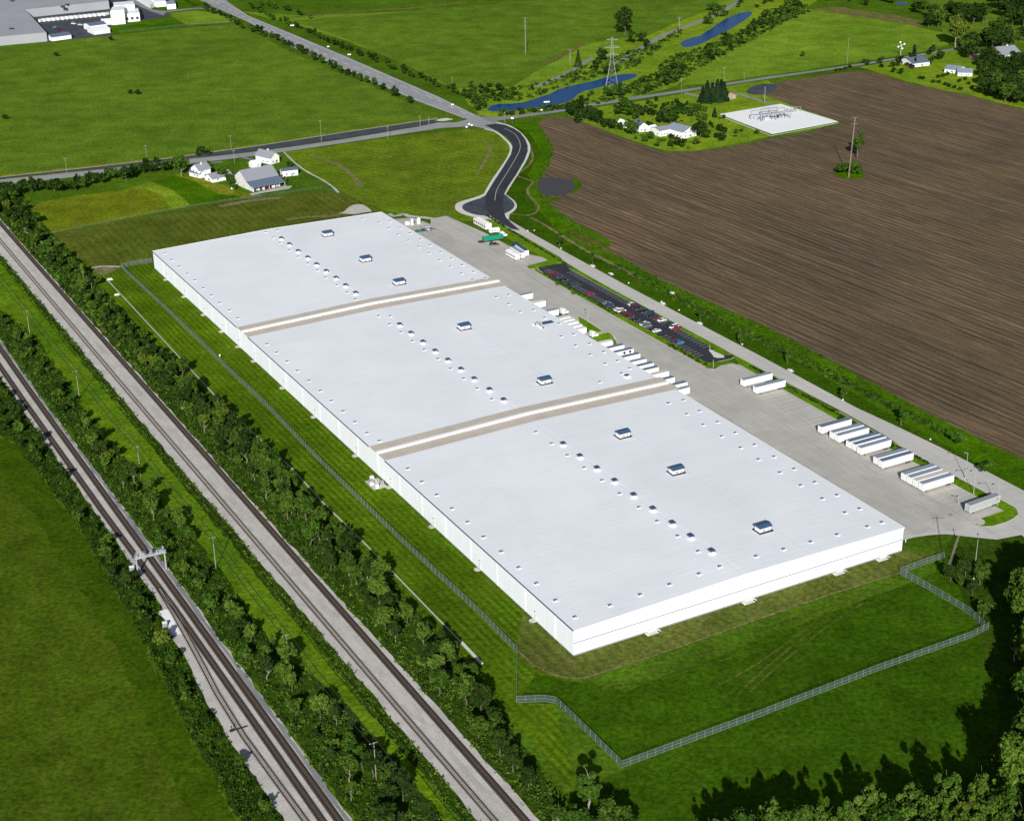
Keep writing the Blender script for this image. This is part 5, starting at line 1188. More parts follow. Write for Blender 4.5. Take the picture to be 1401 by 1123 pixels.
for i, (x, y, c, lab) in enumerate(((76,39,'silver','silver car at the top of the short row by the factory corner'),(80,41,'black','black car in the short row by the factory corner'),(84,43,'black','black car next to the red one by the factory corner'),(87.5,45,'red','red car at the end of the short row by the factory corner'),(101,34,'white','white car in the middle of the estate yard'),(122,20.5,'black','black car in the rear row of the estate yard'),(110,35.5,'offwhite','pale car left of the estate sheds'))):
    put_car(c, 'van', G(x, y), R(-20), lab, 'cars at the industrial estate')

# ------------------------------------------------------------ foliage
def quads(C, N, S, rg):
    n = len(C); N = N/np.linalg.norm(N, axis=1, keepdims=True)
    t = rg.normal(size=(n,3)); a = np.cross(N, t); a /= np.linalg.norm(a, axis=1, keepdims=True)+1e-9; b = np.cross(N, a)
    S = S[:,None]; k = rg.uniform(.55, 1, (n,1))
    return np.stack([C-a*S-b*S*k*.35, C+b*S*k*-.9+a*S*.1, C+a*S+b*S*k*.3, C+b*S*k], 1).reshape(-1, 3)
def quadmesh(name, V, mats, mi=None):
    n = len(V)//4; me = bpy.data.meshes.new(name)
    me.vertices.add(len(V)); me.vertices.foreach_set('co', V.astype(np.float32).ravel())
    me.loops.add(n*4); me.loops.foreach_set('vertex_index', np.arange(n*4, dtype=np.int32))
    me.polygons.add(n); me.polygons.foreach_set('loop_start', np.arange(0, n*4, 4, dtype=np.int32)); me.polygons.foreach_set('loop_total', np.full(n, 4, np.int32))
    for m in mats: me.materials.append(m)
    if mi is not None: me.polygons.foreach_set('material_index', mi.astype(np.int32))
    me.update(); return me
def crown_pts(kind, h, r, n, leaf, rg):
    "leaf quads of one crown, base of the trunk at the origin"
    C = []; N = []
    if kind == 'conifer':
        z = rg.uniform(0, 1, n)**1.25; ang = rg.uniform(0, 2*np.pi, n)
        tier = 1-.35*((z*9) % 1)
        rad = (1-z)*r*tier*rg.uniform(.55, 1.05, n)**.5*(1+.15*np.sin(ang*5+z*9))
        P = np.stack([rad*np.cos(ang), rad*np.sin(ang), .06*h+z*.94*h], 1)
        Nn = np.stack([np.cos(ang), np.sin(ang), np.full(n, .5)], 1)+rg.normal(size=(n,3))*.5
        return quads(P, Nn, leaf*rg.uniform(.6, 1.3, n), rg)
    zc, rz0 = {'broad': (.60, .42), 'tall': (.58, .45), 'round': (.5, .5), 'poplar': (.54, .48), 'sparse': (.62, .40)}[kind]
    k = {'broad': 34, 'tall': 36, 'round': 12, 'poplar': 18, 'sparse': 30}[kind]
    if n < 400: k = k//2
    d = rg.normal(size=(k,3)); d /= np.linalg.norm(d, axis=1, keepdims=True); d[:,2] = d[:,2]*.8+.15
    q = rg.uniform(.35, 1.12, (k,1))
    ctr = d*q*np.array([r, r, rz0*h])*.78+np.array([0,0,zc*h]); cr = rg.uniform(.14, .36, k)*r*(.75 if kind == 'sparse' else 1.1 if kind == 'round' else 1.0)
    ctr = np.vstack([ctr, [[0,0,zc*h]]]); cr = np.append(cr, r*(.3 if kind == 'sparse' else .42))
    w_ = cr**2; w_ /= w_.sum(); idx = rg.choice(k+1, n, p=w_)
    dd = rg.normal(size=(n,3)); dd /= np.linalg.norm(dd, axis=1, keepdims=True)
    dd[:,2] = np.abs(dd[:,2])*rg.choice([1,1,1,-1], n)
    rad = cr[idx]*rg.uniform(.55, 1.12, n); sc = np.array([1,1,1.45 if kind in ('tall','sparse') else 1.0])
    P = ctr[idx]+dd*rad[:,None]*sc; P[:,2] = np.maximum(P[:,2], .04*h)
    Nn = dd*.8+rg.normal(size=(n,3))*.55+np.array([0,0,.35])
    return quads(P, Nn, leaf*rg.uniform(.55, 1.35, n), rg)
SIZES = {'broad': (10, 4.3), 'tall': (14, 3.9), 'round': (4, 2.3), 'conifer': (12, 3.2), 'poplar': (12, 2.2), 'sparse': (16, 3.4)}
CROWN = {}; TRUNK = {}
LOD = {-1: (6500, .27), 0: (2100, .46), 1: (620, .78), 2: (200, 1.15)}
def crown_mesh(kind, lod, s):
    k = (kind, lod, s)
    if k not in CROWN:
        h, r = SIZES[kind]; n, lf = LOD[lod]
        if kind == 'round': n, lf = n//3+60, lf*.62
        if kind == 'sparse': n, lf = int(n*.55), lf*.95
        CROWN[k] = quadmesh('crown', crown_pts(kind, h, r, n, lf, np.random.default_rng(hash((s*7+lod*3+len(kind))) % 9999)), [LEAF[0]])
    return CROWN[k]
def trunk_mesh(kind, s, pale):
    k = (kind, s, pale)
    if k not in TRUNK:
        h, r = SIZES[kind]; rr = random.Random(s); m = MB()
        b0 = (.013 if kind == 'sparse' else .022)*h+.04; prev = Vector((0,0,-.1)); rad = b0; tip = .86 if kind in ('conifer','poplar') else .66; J = []
        for j in range(1, 6):
            q = Vector((rr.uniform(-.03,.03)*h, rr.uniform(-.03,.03)*h, h*tip*j/5)); m.tube(prev, q, rad, rad*.78, 6); rad *= .78; prev = q; J.append((q, rad))
        if kind != 'conifer':
            for q, rd in J[1:]:
                for _ in range(3 if kind == 'sparse' else 2):
                    a = rr.uniform(0, 6.28); e = q+Vector((math.cos(a)*r*.62, math.sin(a)*r*.62, h*rr.uniform(.12,.24))); m.tube(q, e, rd*.55, rd*.2, 5)
        me = bpy.data.meshes.new('trunk'); me.from_pydata(m.v, [], m.f); me.materials.append(M['barkpale' if pale else 'bark']); me.update()
        TRUNK[k] = me
    return TRUNK[k]
TREES = []
def tree(p, h, kind, mat, label, cat='tree', group=None, wide=1.0, pale=False, name=None):
    dist = math.hypot(p.x, p.y, ); size = h*FPX/math.hypot(dist, CAMH)*.73
    TREES.append(dict(p=p, h=h, kind=kind, mat=mat, label=label, cat=cat, group=group, wide=wide, pale=pale, size=size, name=name or {'broad':'broadleaf_tree','tall':'tall_tree','sparse':'slender_tree','round':'bush','conifer':'conifer','poplar':'poplar'}[kind]))
def inpoly(P, poly):
    x, y = P[:,0], P[:,1]; c = np.zeros(len(P), bool); n = len(poly)
    for i in range(n):
        x1, y1 = poly[i][:2]; x2, y2 = poly[(i+1) % n][:2]
        c ^= ((y1 > y) != (y2 > y)) & (x < (x2-x1)*(y-y1)/(y2-y1+1e-12)+x1)
    return c
def scatter(poly, n, rg, mind=0.0):
    a = np.array([q[:2] for q in poly]); lo, hi = a.min(0), a.max(0); out = []
    tries = 0
    while len(out) < n and tries < 60:
        P = rg.uniform(lo, hi, (n*3, 2)); P = P[inpoly(P, poly)]; tries += 1
        for p in P:
            if mind and any((p[0]-q[0])**2+(p[1]-q[1])**2 < mind*mind for q in out): continue
            out.append(p)
            if len(out) >= n: break
    return out
def undergrowth(name, label, poly, density, hr, leaf, mats, weights, px=False, k=14, sr=(.7, 1.8), edge=None):
    poly = [G(*p) for p in poly] if px else [L(*p) for p in poly]
    a = np.array([q[:2] for q in poly]); x, y = a[:,0], a[:,1]
    area = abs((x*np.roll(y,-1)-y*np.roll(x,-1)).sum())/2; n = max(3, int(area*density))
    rg = np.random.default_rng(n); P = np.array(scatter(poly, n, rg)); n = len(P)
    s = rg.uniform(*sr, n); hh = rg.uniform(*hr, n); idx = np.repeat(np.arange(n), k); N_ = n*k
    dd = rg.normal(size=(N_,3)); dd /= np.linalg.norm(dd, axis=1, keepdims=True); dd[:,2] = np.abs(dd[:,2])
    C = np.zeros((N_,3)); C[:,:2] = P[idx]+dd[:,:2]*s[idx,None]*rg.uniform(.5,1.1,(N_,1)); C[:,2] = dd[:,2]*hh[idx]*rg.uniform(.3,1.05,N_)+.1
    V = quads(C, dd+rg.normal(size=(N_,3))*.5+np.array([0,0,.4]), leaf*rg.uniform(.6,1.4,N_), rg)
    w_ = np.array(weights, float); w_ /= w_.sum(); mi = rg.choice(len(mats), n, p=w_)[idx]
    me = quadmesh(name, V, [LEAF[m] for m in mats], mi); o = bpy.data.objects.new(name, me); COL.objects.link(o)
    tag(o, label, 'undergrowth' if 'hedge' not in name else 'hedge', None, 'stuff'); return o
def along(u):
    if u > 455: return 'beyond the warehouse'
    for lo, n_ in ((315,'far'),(156,'middle'),(0,'near')):
        if u > lo: return ('lower' if u < lo+50 else 'upper' if u > lo+105 else 'mid')+' '+n_+' roof section'
    return 'near the bottom edge'
def side3(v, a, b, A, B): return A+' side' if v < a+(b-a)*.36 else B+' side' if v > a+(b-a)*.64 else 'centre'
look = {('broad',0):'broad dark green tree',('broad',1):'broad mid green tree',('broad',2):'broad light green tree',('broad',3):'yellow-green spreading tree',('tall',0):'tall dark green tree',('tall',1):'tall mid green tree',('tall',2):'tall light green tree',('tall',3):'tall yellowish tree'}
for i_, c_ in enumerate(('dark green','mid green','light green','yellow-green')): look['sparse',i_] = 'slender '+c_+' tree'
rr = random.Random(11)
# belt between near railway and mown lawn
for p in scatter([L(*q) for q in ((-51,700),(-35.5,640),(-36.5,500),(-38.5,400),(-36,320),(-34,225),(-34.5,130),(-35,70),(-36,10),(-38,-20),(-47,-40),(-47,-75),(-50,-75),(-47.5,60),(-48.5,250),(-49.5,450))], 205, np.random.default_rng(3), 3.3):
    p = Vector((p[0], p[1], 0)); v, u = toL(p); kd = rr.choice(['tall','sparse']) if (u < 280 and rr.random() < .55) or rr.random() < .14 else 'broad'
    mt = rr.choices([0,1,2,3], [5,4,2,.3 if v > -45 else 1])[0]
    h = rr.uniform(8.5,13) if kd != 'broad' else rr.uniform(4.5,8.5)
    if u > 330: h *= .85
    tree(p, h, kd, mt, look[kd,mt]+', '+side3(v,-50,-34,'track','lawn')+' of lawn belt, '+along(u), 'tree', 'trees of the belt beside the mown lawn', rr.uniform(.95,1.3), kd == 'sparse')
# belt between the railways
for p in scatter([L(*q) for q in ((-96.5,640),(-91,640),(-92,450),(-87,380),(-89,300),(-85,220),(-84,120),(-87,90),(-84,40),(-82,0),(-81,-50),(-83,-75),(-94,-75),(-95,0),(-95.5,120),(-97,300))], 112, np.random.default_rng(5), 3.4):
    p = Vector((p[0], p[1], 0)); v, u = toL(p); kd = rr.choice(['tall','sparse']) if (u < 60 and rr.random() < .7) or rr.random() < .16 else 'broad'
    mt = rr.choices([0,1,2,3], [4,4,3,.4])[0]; h = rr.uniform(7,11.5) if kd != 'broad' else rr.uniform(3.2,6.8)
    tree(p, h, kd, mt, look[kd,mt]+', '+side3(v,-96,-82,'left','meadow')+' of belt between railways, '+along(u), 'tree', 'trees of the belt between the railways', rr.uniform(.95,1.3), kd == 'sparse')
# belt left of the far railway
for p in scatter([L(*q) for q in ((-127,420),(-113,420),(-112.5,200),(-111.5,120),(-114,85),(-117,40),(-117,-20),(-116,-60),(-123,-60),(-122,0),(-119,90),(-117.5,180),(-120,240),(-126,300))], 62, np.random.default_rng(9), 3.0):
    p = Vector((p[0], p[1], 0)); v, u = toL(p); mt = rr.choices([0,1,2], [4,4,2])[0]; h = rr.uniform(3.5,6.5)
    tree(p, h, 'broad', mt, look['broad',mt].replace('broad','small')+' between the left railway and crop field, '+along(u), 'tree', 'small trees along the crop field', rr.uniform(.9,1.2))
tree(G(222, 884), 6, 'broad', 3, 'bright yellow-green bush tree beside the white siding gravel', wide=1.3); tree(G(236,912), 5.5, 'broad', 1, 'mid green bush tree below the bright one beside the siding', wide=1.2)
# wood in the lower right corner and the trees beyond the frame that shade the lawn
k = 0
for x, y, h, kd, mt in ((1050,1170,21,'sparse',2),(1085,1190,22,'broad',1),(1120,1178,21,'sparse',2),(1155,1172,20,'sparse',2),(1185,1160,22,'sparse',2),(1215,1180,19,'broad',1),(1240,1150,20,'sparse',2),(1262,1172,21,'broad',2),(1290,1150,24,'sparse',2),(1312,1172,24,'sparse',3),(1338,1140,24,'sparse',2),(1362,1165,22,'broad',1),(1388,1110,25,'broad',2),(1410,1150,24,'sparse',2),(1422,1060,24,'broad',1),(1440,1100,25,'sparse',2),(1408,985,22,'broad',1),(1436,1010,26,'sparse',1),(1452,960,25,'broad',1),(1412,930,22,'broad',2),(1388,905,17,'sparse',1),(1440,900,25,'broad',1),(1470,930,26,'sparse',1),(1403,862,23,'broad',2),(1430,850,25,'broad',1),(1460,868,26,'broad',1),(1450,820,24,'sparse',1),(1480,840,26,'broad',1),(1424,822,21,'broad',1),(1470,790,22,'broad',0),(1500,880,26,'broad',1),(1500,980,27,'broad',1),(1480,1040,27,'broad',1),(1450,1150,26,'broad',1),(1015,1195,21,'broad',1),(975,1195,20,'sparse',1),(1400,1200,24,'broad',1),(1330,1200,22,'broad',1),(1270,1210,20,'broad',1),(1200,1215,18,'broad',1),(1130,1215,17,'broad',1)):
    if y < 1085: lab = look[kd,mt]+' of the right-edge wood, '+('top' if y < 850 else 'upper part' if y < 900 else 'middle' if y < 975 else 'lower part')+(', outer side' if x > 1445 else '')
    else: lab = look[kd,mt]+' of the bottom wood, '+('left end' if x < 1110 else 'left half' if x < 1200 else 'middle' if x < 1270 else 'right half' if x < 1350 else 'right corner')
    tree(G(x, y), h, kd, mt, lab, 'tree', 'trees of the lower right wood', rr.uniform(.85,1.1) if kd == 'sparse' else rr.uniform(.75,.9), True)
for x, y, h, kd, mt, lab in ((1300,795,7,'broad',0,'dark bushy tree at the foot of the leaning mast'),(1320,790,8,'broad',0,'dark tree between the leaning mast and the twin-headed mast'),(1340,800,9,'broad',1,'dark tree right of the twin-headed mast'),(1330,815,6,'broad',0,'small dark tree below the twin-headed mast'),(1312,805,5,'broad',1,'low tree in front of the masts at the wood edge'),(1345,845,7,'broad',1,'small tree standing in the shade at the fence end by the wood')):
    tree(G(x, y), h, kd, mt, lab)
tree(G(806, 1118), 16, 'poplar', 2, 'slender pale-trunked tree at the bottom edge in front of the lawn', pale=True, wide=1.3)
for x, y, h, lab in ((792,1140,9,'dark bush tree at the left foot of the slender pale-trunked tree'),(830,1142,11,'broad green tree right of the slender pale-trunked tree'),(858,1150,10,'small green tree at the bottom edge, rightmost of the bottom clump'),(812,1150,8,'low green tree in the middle of the bottom clump')):
    tree(G(x, y), h, 'broad', 1, lab)
# highway hedgerows
def row(pts, n, h0, h1, mt, label, group, off=(0,6), kinds=('broad',)):
    P = [G(*p) for p in pts]; tot = sum((b-a).length for a, b in zip(P[:-1], P[1:])); 
    for i in range(n):
        d = tot*(i+rr.random()*.9)/n
        for a, b in zip(P[:-1], P[1:]):
            if d <= (b-a).length: break
            d -= (b-a).length
        q = a+(b-a).normalized()*min(d, (b-a).length); nn = (b-a).normalized(); q = q+Vector((-nn.y, nn.x, 0))*rr.uniform(*off)
        kd = rr.choice(kinds); m_ = rr.choices(mt[0], mt[1])[0]
        fr = i/n; wd = ('far end','far half','middle','near half','near end')[min(4, int(fr*5))] if n > 20 else ('first half','second half')[int(fr*2)] if n > 10 else ''
        tree(q, rr.uniform(h0, h1), kd, m_, (['dark ','mid green ','light green ','yellowish '][m_]+label.replace('dark ','').replace('small ','') if kd != 'round' else label)+(', '+wd if wd else ''), 'tree' if kd != 'round' else 'bush', group, rr.uniform(.9,1.2))
row([(330,40),(370,55),(420,78),(470,104),(512,120)], 46, 4, 8, ([0,1],[4,2]), 'small dark tree in the hedgerow on the field side of the highway', 'hedgerow on the left side of the highway')
row([(340,10),(352,18),(368,28),(392,36),(420,47),(470,70),(520,90),(570,110),(610,125),(645,143),(660,152)], 62, 3.5, 7.5, ([0,1],[4,3]), 'small tree in the hedgerow on the far side of the highway', 'hedgerow on the right side of the highway')
row([(275,12),(300,25),(330,40)], 14, 4, 7, ([0,1],[3,3]), 'small tree in the hedge beside the estate at the top of the highway', 'hedge at the top of the highway')
row([(350,8),(400,20),(420,28)], 8, 4, 7, ([0,1],[3,3]), 'small tree at the top end of the far highway hedge', 'hedge at the top of the far highway side')
for x, y, h in ((540,134,9),(561,143,7),(524,124,6)): tree(G(x, y), h, 'broad', 0, 'lone dark tree at the end of the left highway hedgerow' if x < 550 and x > 530 else 'small dark bush tree near the end of the left highway hedgerow', group='end of the left highway hedgerow')
# tree row below the country road
row([(2,268),(40,262),(90,262),(130,252),(165,246),(200,238),(240,232)], 30, 6, 10, ([0,1],[5,2]), 'dark tree in the row below the country road', 'tree row below the country road', (-5, 3))
row([(-10,300),(5,280),(30,270)], 12, 6, 9, ([0,1],[4,2]), 'dark tree where the belt meets the country road at the left edge', 'trees at the left edge corner')
tree(G(248.5,242), 15, 'broad', 1, 'large round-crowned tree left of the two-storey farmhouse', pale=True); tree(G(173,249), 11, 'broad', 0, 'tallest dark tree in the row below the country road')
for x, y, h, kd, mt, lab in ((305,246,9,'broad',1,'tree between the garage and the country road'),(314,256,9,'broad',1,'open-crowned tree right of the low garage'),(319,262,8,'poplar',1,'slender tree left of the barn'),(283,232,6,'broad',0,'dark tree behind the blue-roofed wing'),(396,229,4,'round',0,'dark bush behind the long low shed'),(384,248,5,'round',3,'yellowish bush between the barn and the low shed'),(391,250,5,'poplar',3,'narrow rusty shrub at the corner of the low shed'),(277,214,8,'broad',0,'dark tree in the field opposite the farmhouse'),(285,213,5,'broad',0,'low dark bush right of the lone tree opposite the farmhouse')):
    tree(G(x, y), h, kd, mt, lab, 'bush' if kd == 'round' else 'tree')
for x, y, n_ in ((271,214.5,'left of the lone tree opposite the farmhouse'),(200,225,'beside the pole on the country road'),(213,224,'just above the country road, left of the farmhouse'),(178,129.5,'left one of the pair in the middle of the upper left field'),(188,130.5,'right one of the pair in the middle of the upper left field'),(8,164,'at the left edge of the upper left field'),(152,56.5,'dark cone-shaped one beside the estate sheds'),(78,78,'small one below the estate in the field edge')):
    tree(G(x, y), 4.5, 'round', 0, 'dark bush '+n_, 'bush')
# upper fields and creek
for x, y, h, kd, mt, lab in ((855,48,24,'broad',0,'large dark tree standing alone in the upper field'),(863,61,13,'broad',1,'mid green tree just below the large lone tree'),(878,60,10,'broad',0,'small dark tree right of the one below the large lone tree'),(884,66,8,'broad',0,'dark bush tree beside the farm track below the large lone tree'),(791,92,14,'conifer',0,'little dark conifer on the bank left of the power pylon'),(823,86,12,'broad',0,'dark tree left of the power pylon on the bank'),(815,96,9,'broad',0,'dark tree at the water below the power pylon'),(829,104,9,'broad',0,'dark tree on the pond bank at the foot of the pylon'),(1098,79,6,'broad',1,'small tree at the edge of the light field')):
    tree(G(x, y), h, kd, mt, lab)
belts = [('trees between the first pond and the narrow road', [(676,158),(700,155),(740,151),(775,146),(790,140),(800,146),(770,151),(720,158),(690,162)], 26, 2.5, 5.5),
         ('trees on the bank south of the ponds', [(785,140),(800,132),(850,124),(860,115),(900,105),(915,80),(945,74),(985,58),(1030,38),(1060,15),(1090,12),(1060,36),(1010,66),(960,92),(925,114),(880,128),(800,143)], 90, 3.5, 8),
         ('trees on the bank above the first pond', [(622,122),(660,120),(700,123),(715,132),(700,139),(668,141),(655,155),(640,142)], 34, 3, 6.5),
         ('trees along the upper creek bank', [(935,30),(975,12),(1000,4),(1050,-2),(1120,-4),(1180,4),(1120,12),(1060,12),(1030,12),(1000,20),(960,42),(940,40)], 30, 4, 9)]
for gname, poly, n, h0, h1 in belts:
    for p in scatter([G(*q) for q in poly], n, np.random.default_rng(n), 4):
        mt = rr.choices([0,1,2], [4,4,1])[0]; tree(Vector((p[0],p[1],0)), rr.uniform(h0,h1), 'broad', mt, ['dark','mid green','light green'][mt]+' small tree, '+gname+', '+('left' if p[0] < np.mean([G(*q).x for q in poly])-25 else 'right' if p[0] > np.mean([G(*q).x for q in poly])+25 else 'middle')+' part', 'tree', gname, rr.uniform(1,1.4))
def where(v, cuts, words):
    for c_, w_ in zip(cuts, words):
        if v < c_: return w_
    return words[-1]
# homestead orchard
for x, y, h in ((778,158,10),(786,162,12),(794,158,13),(802,166,12),(812,170,13),(820,172,11),(790,170,9),(828,176,8),(838,178,9)): tree(G(x, y), h, 'broad', 0, 'dense dark tree, '+where(x, (790,808), ('left','middle','right'))+' of the clump between pond and ploughed field', 'tree', 'dark clump at the field corner')
orch = [(405,205,4),(325,235,4),(355,255,5),(395,270,4),(175,270,4),(515,242,3),(563,250,4),(603,225,4),(480,265,4),(460,290,4),(545,282,3),(500,312,5),(620,275,6),(665,268,4),(700,247,4),(772,254,3),(740,285,5),(615,320,4),(665,335,6),(715,318,5),(790,315,7),(735,355,5),(795,350,5),(835,300,5),(870,305,4),(820,400,5),(870,395,7),(1015,375,3),(930,440,4),(1010,485,5),(1060,505,5),(1170,520,4),(1220,498,3),(1040,580,6),(1370,520,4),(980,555,4),(310,320,7),(375,350,7),(340,440,4)]
for i, (x, y, h) in enumerate(orch): tree(G(840+x/7.005, 110+y/7.005), h, 'round', rr.choice([0,0,1]), 'small round bush of the homestead orchard, '+where(y, (260,330), ('upper','middle','lower'))+' '+where(x, (450,620,780), ('left','centre left','centre right','right')), 'bush', 'orchard bushes on the homestead lawn', 1.0)
for x, y, h in ((240,370,12),(130,290,9),(85,260,9),(45,345,9),(140,360,9),(205,385,7),(455,420,11),(545,440,15),(565,400,12),(610,640,8),(540,650,6),(665,620,5),(785,630,6),(180,540,13),(60,490,7),(300,600,5),(345,580,7),(830,560,12),(885,570,9),(850,500,9),(550,575,5),(415,645,4),(650,650,6)):
    tree(G(840+x/7.005, 110+y/7.005), h, 'broad', rr.choice([0,1]), 'dark leafy tree '+where(x, (120,260,420,580,700), ('left of the white cabin','beside the white hall','behind the white hall','behind the open pavilion','in front of the large white villa','right of the large white villa')), 'tree', 'garden trees of the field-edge houses', 1.1)
for x, y, h in ((967,141,17),(974,140,15),(981,139,17),(986,138,16),(990,139,15),(961,140,12)): tree(G(x, y), h, 'conifer', 4, 'dark conifer, '+where(x, (965,972,979,984,988), ('leftmost','second','third','fourth','fifth','rightmost'))+' of the group left of the brown bungalow', 'tree', 'conifer group at the brown-roofed bungalow', 1.3)
tree(G(977.5,161), 7, 'conifer', 4, 'small conifer at the left corner of the white gravel pad', wide=1.2); tree(G(990.5,163), 4, 'round', 0, 'small bush below the left corner of the white gravel pad', 'bush')
# clump in the ploughed field
sheet('field_island', [(1138,238),(1146,233),(1160,231),(1175,234),(1184,239),(1180,244),(1166,246),(1148,243)], Z3, M['lush'], sm=1)
tree(G(1173,217), 22, 'poplar', 1, 'slender upright tree alone in the ploughed field behind the mast')
for x, y, h, n_ in ((1150,240,9,'left'),(1158,238,8,'second from the left'),(1168,240,9,'second from the right'),(1175,239.5,6,'right')): tree(G(x, y), h, 'broad', 1, 'bushy tree at the foot of the thin mast in the ploughed field, '+n_+' of the four', wide=1.1)
# right-hand village and wood
for x, y, h, mt in ((1270,38,14,0),(1284,38,18,1),(1300,30,20,0),(1310,36,22,0),(1320,34,20,0),(1332,34,20,0),(1345,33,17,1),(1257,20,12,0),(1250,16,9,0),(1262,12,8,1),(1276,26,14,0),(1212,4,10,0),(1220,6,9,0),(1184,9,8,0)): tree(G(x, y), h, 'broad', mt, 'big tree in the wood above the village, '+where(x, (1240,1265,1290,1315), ('far left','left','centre left','centre right','right'))+(', lower' if y > 28 else ', upper'), 'tree', 'dark wood above the village', 1.15)
tree(G(1307,65), 28, 'broad', 3, 'large light yellow-green tree at the end of the narrow road', wide=.9, pale=True)
for x, y in ((1368,14),(1378,12),(1388,14),(1398,16),(1372,24),(1382,26),(1393,27),(1404,26),(1365,6),(1410,10),(1385,36),(1400,38)): tree(G(x, y), rr.uniform(14,20), 'broad', 0, 'dark tree in the top right corner wood, '+where(y, (10,20,30), ('topmost','upper','lower','lowest'))+' '+where(x, (1375,1392), ('left','middle','right')), 'tree', 'wood at the top right corner', 1.2)
for x, y, h in ((1350,66,16),(1358,70,22),(1364,60,22),(1372,66,18),(1384,62,14),(1396,58,14),(1322,74,14),(1330,70,16),(1327,82,14),(1338,92,10),(1348,90,15),(1356,88,14),(1362,98,15),(1352,100,12),(1344,106,13),(1388,98,16),(1398,94,14),(1378,100,12),(1372,112,15),(1396,106,16)): tree(G(x, y), h, 'broad', rr.choice([0,0,1]), 'dark tree '+where(y, (68,80,95,105), ('behind','left of','beside','below','well below'))+' the long grey-roofed house, '+where(x, (1340,1360,1380), ('far left','left','middle','right')), 'tree', 'trees among the village houses', 1.15)
for p in scatter([G(*q) for q in ((1336,118),(1345,112),(1370,116),(1420,112),(1420,146),(1401,148),(1375,141),(1350,134),(1338,126))], 26, np.random.default_rng(8), 6):
    gx = G(1370,130); tree(Vector((p[0],p[1],0)), rr.uniform(10,17), 'broad', rr.choice([0,0,1]), 'dark tree of the grove at the field corner, '+where(p[0]-gx.x, (-35,0,35), ('left end','left','right','right end'))+', '+where(p[1]-gx.y, (-12,25), ('field side','middle','road side')), 'tree', 'grove at the corner of the ploughed field', 1.15)
for x, y, h, kd, n_ in ((1250,80,11,'conifer','behind the blue-roofed bungalow'),(1252,91,7,'conifer','in front of the blue-roofed bungalow'),(1183,87.5,5,'round','left at the field end of the narrow road'),(1187,90,5,'round','second at the field end of the narrow road'),(1205,88,7,'broad','left of the purple shrubs'),(1206,93,4,'round','below the tree left of the purple shrubs'),(1222,94,6,'broad','above the dark bushes at the village end'),(1229,92,9,'broad','left of the purple shrubs at the blue bungalow'),(1223,101,5,'broad','at the ploughed field edge, left'),(1232,103,6,'broad','at the ploughed field edge, right'),(1275,73,8,'round','on the road behind the village lawn'),(1271,76,5,'round','beside the road behind the village lawn'),(1285,83,9,'broad','on the lawn right of the blue bungalow'),(1274,89,7,'broad','beside the white wall of the blue bungalow'),(1314,73,4,'round','on the lawn below the light yellow-green tree')):
    tree(G(x, y), h, kd, 4 if kd == 'conifer' else 0, 'dark '+('conifer ' if kd == 'conifer' else 'bush ' if kd == 'round' else 'tree ')+n_, 'bush' if kd == 'round' else 'tree')
for x, y in ((1283,107),(1290,106),(1296,104),(1276,114),(1284,114.5),(1294,118),(1299,120),(1306,122),(1314,124),(1312,113),(1320,110),(1258,108.5),(1263,109.5),(1325,116),(1330,122)): tree(G(x, y), 3.2, 'round', 0, 'low dark bush on the village lawn, '+where(y, (108,115), ('upper','middle','lower'))+' '+where(x, (1280,1295,1310), ('far left','left','middle','right')), 'bush', 'low bushes on the village lawn', 1.2)
for x, y in ((1229,82),(1233,83),(1238,84),(1243,85.5),(1240,91),(1245,93),(1248,94.5)): tree(G(x, y), 3.6, 'round', 5, 'purple shrub beside the blue-roofed bungalow, '+('upper row' if y < 88 else 'lower row'), 'bush', 'purple shrubs at the blue-roofed bungalow', 1.2)
for x, y in ((1144,98),(1150,97),(1156,95.5),(1163,93)): tree(G(x, y), 2.6, 'round', 0, 'dark bush below the narrow road at the ploughed field, '+where(x, (1147,1153,1160), ('leftmost','second','third','rightmost')), 'bush', 'bushes at the top of the ploughed field', 1.5)
# young trees on the verge of the service road
for x, y, h, n_ in ((765.5,338,9,'opposite the three white trailers in the upper yard'),(810.5,362,8,'opposite the upper end of the car park'),(958,440,9,'opposite the lower end of the car park'),(1013,472,8,'above the lower corner of the car park'),(1077,498,8,'opposite the isolated pair of trailers'),(1153.5,548,8,'with a long shadow between the isolated pair and the long trailer row'),(1233,582,10,'pale-trunked, opposite the group of three trailers'),(1308,610,6,'above the group of four trailers'),(1345,648,5,'rounded and bare, beside the tall lamp post at the kerb'),(1352,645,5,'rounded and bare, right of the other round one at the kerb')):
    tree(G(x, y), h, 'broad' if h < 8 else 'poplar', 1, 'young verge tree, '+n_, 'tree', wide=1.3)
# bushes on the yard strips
for x, y in ((1149,576),(1220,614),(1290,651),(1345,683)): tree(G(x, y), 2.6, 'round', 0, 'dark round bush on the green strip '+where(x, (1200,1260,1320), ('behind the close pair of trailers','behind the group of three','behind the group of four','behind the lone grey trailer')), 'bush', 'bushes on the trailer strip', 1.0)
for x, y, n_ in ((970,505,'bright bush at the lower tip of the car park'),(762,391,'little yellow-green shrub on the hedge side of the upper car park'),(785,404,'yellow-green shrub by the dock-side edge of the car park, upper third'),(943,487,'yellow-green shrub among the empty lower stalls'),(925,475,'yellow-green shrub beside the light blue pickup')): tree(G(x, y), 2.4, 'round', 3, n_, 'bush')

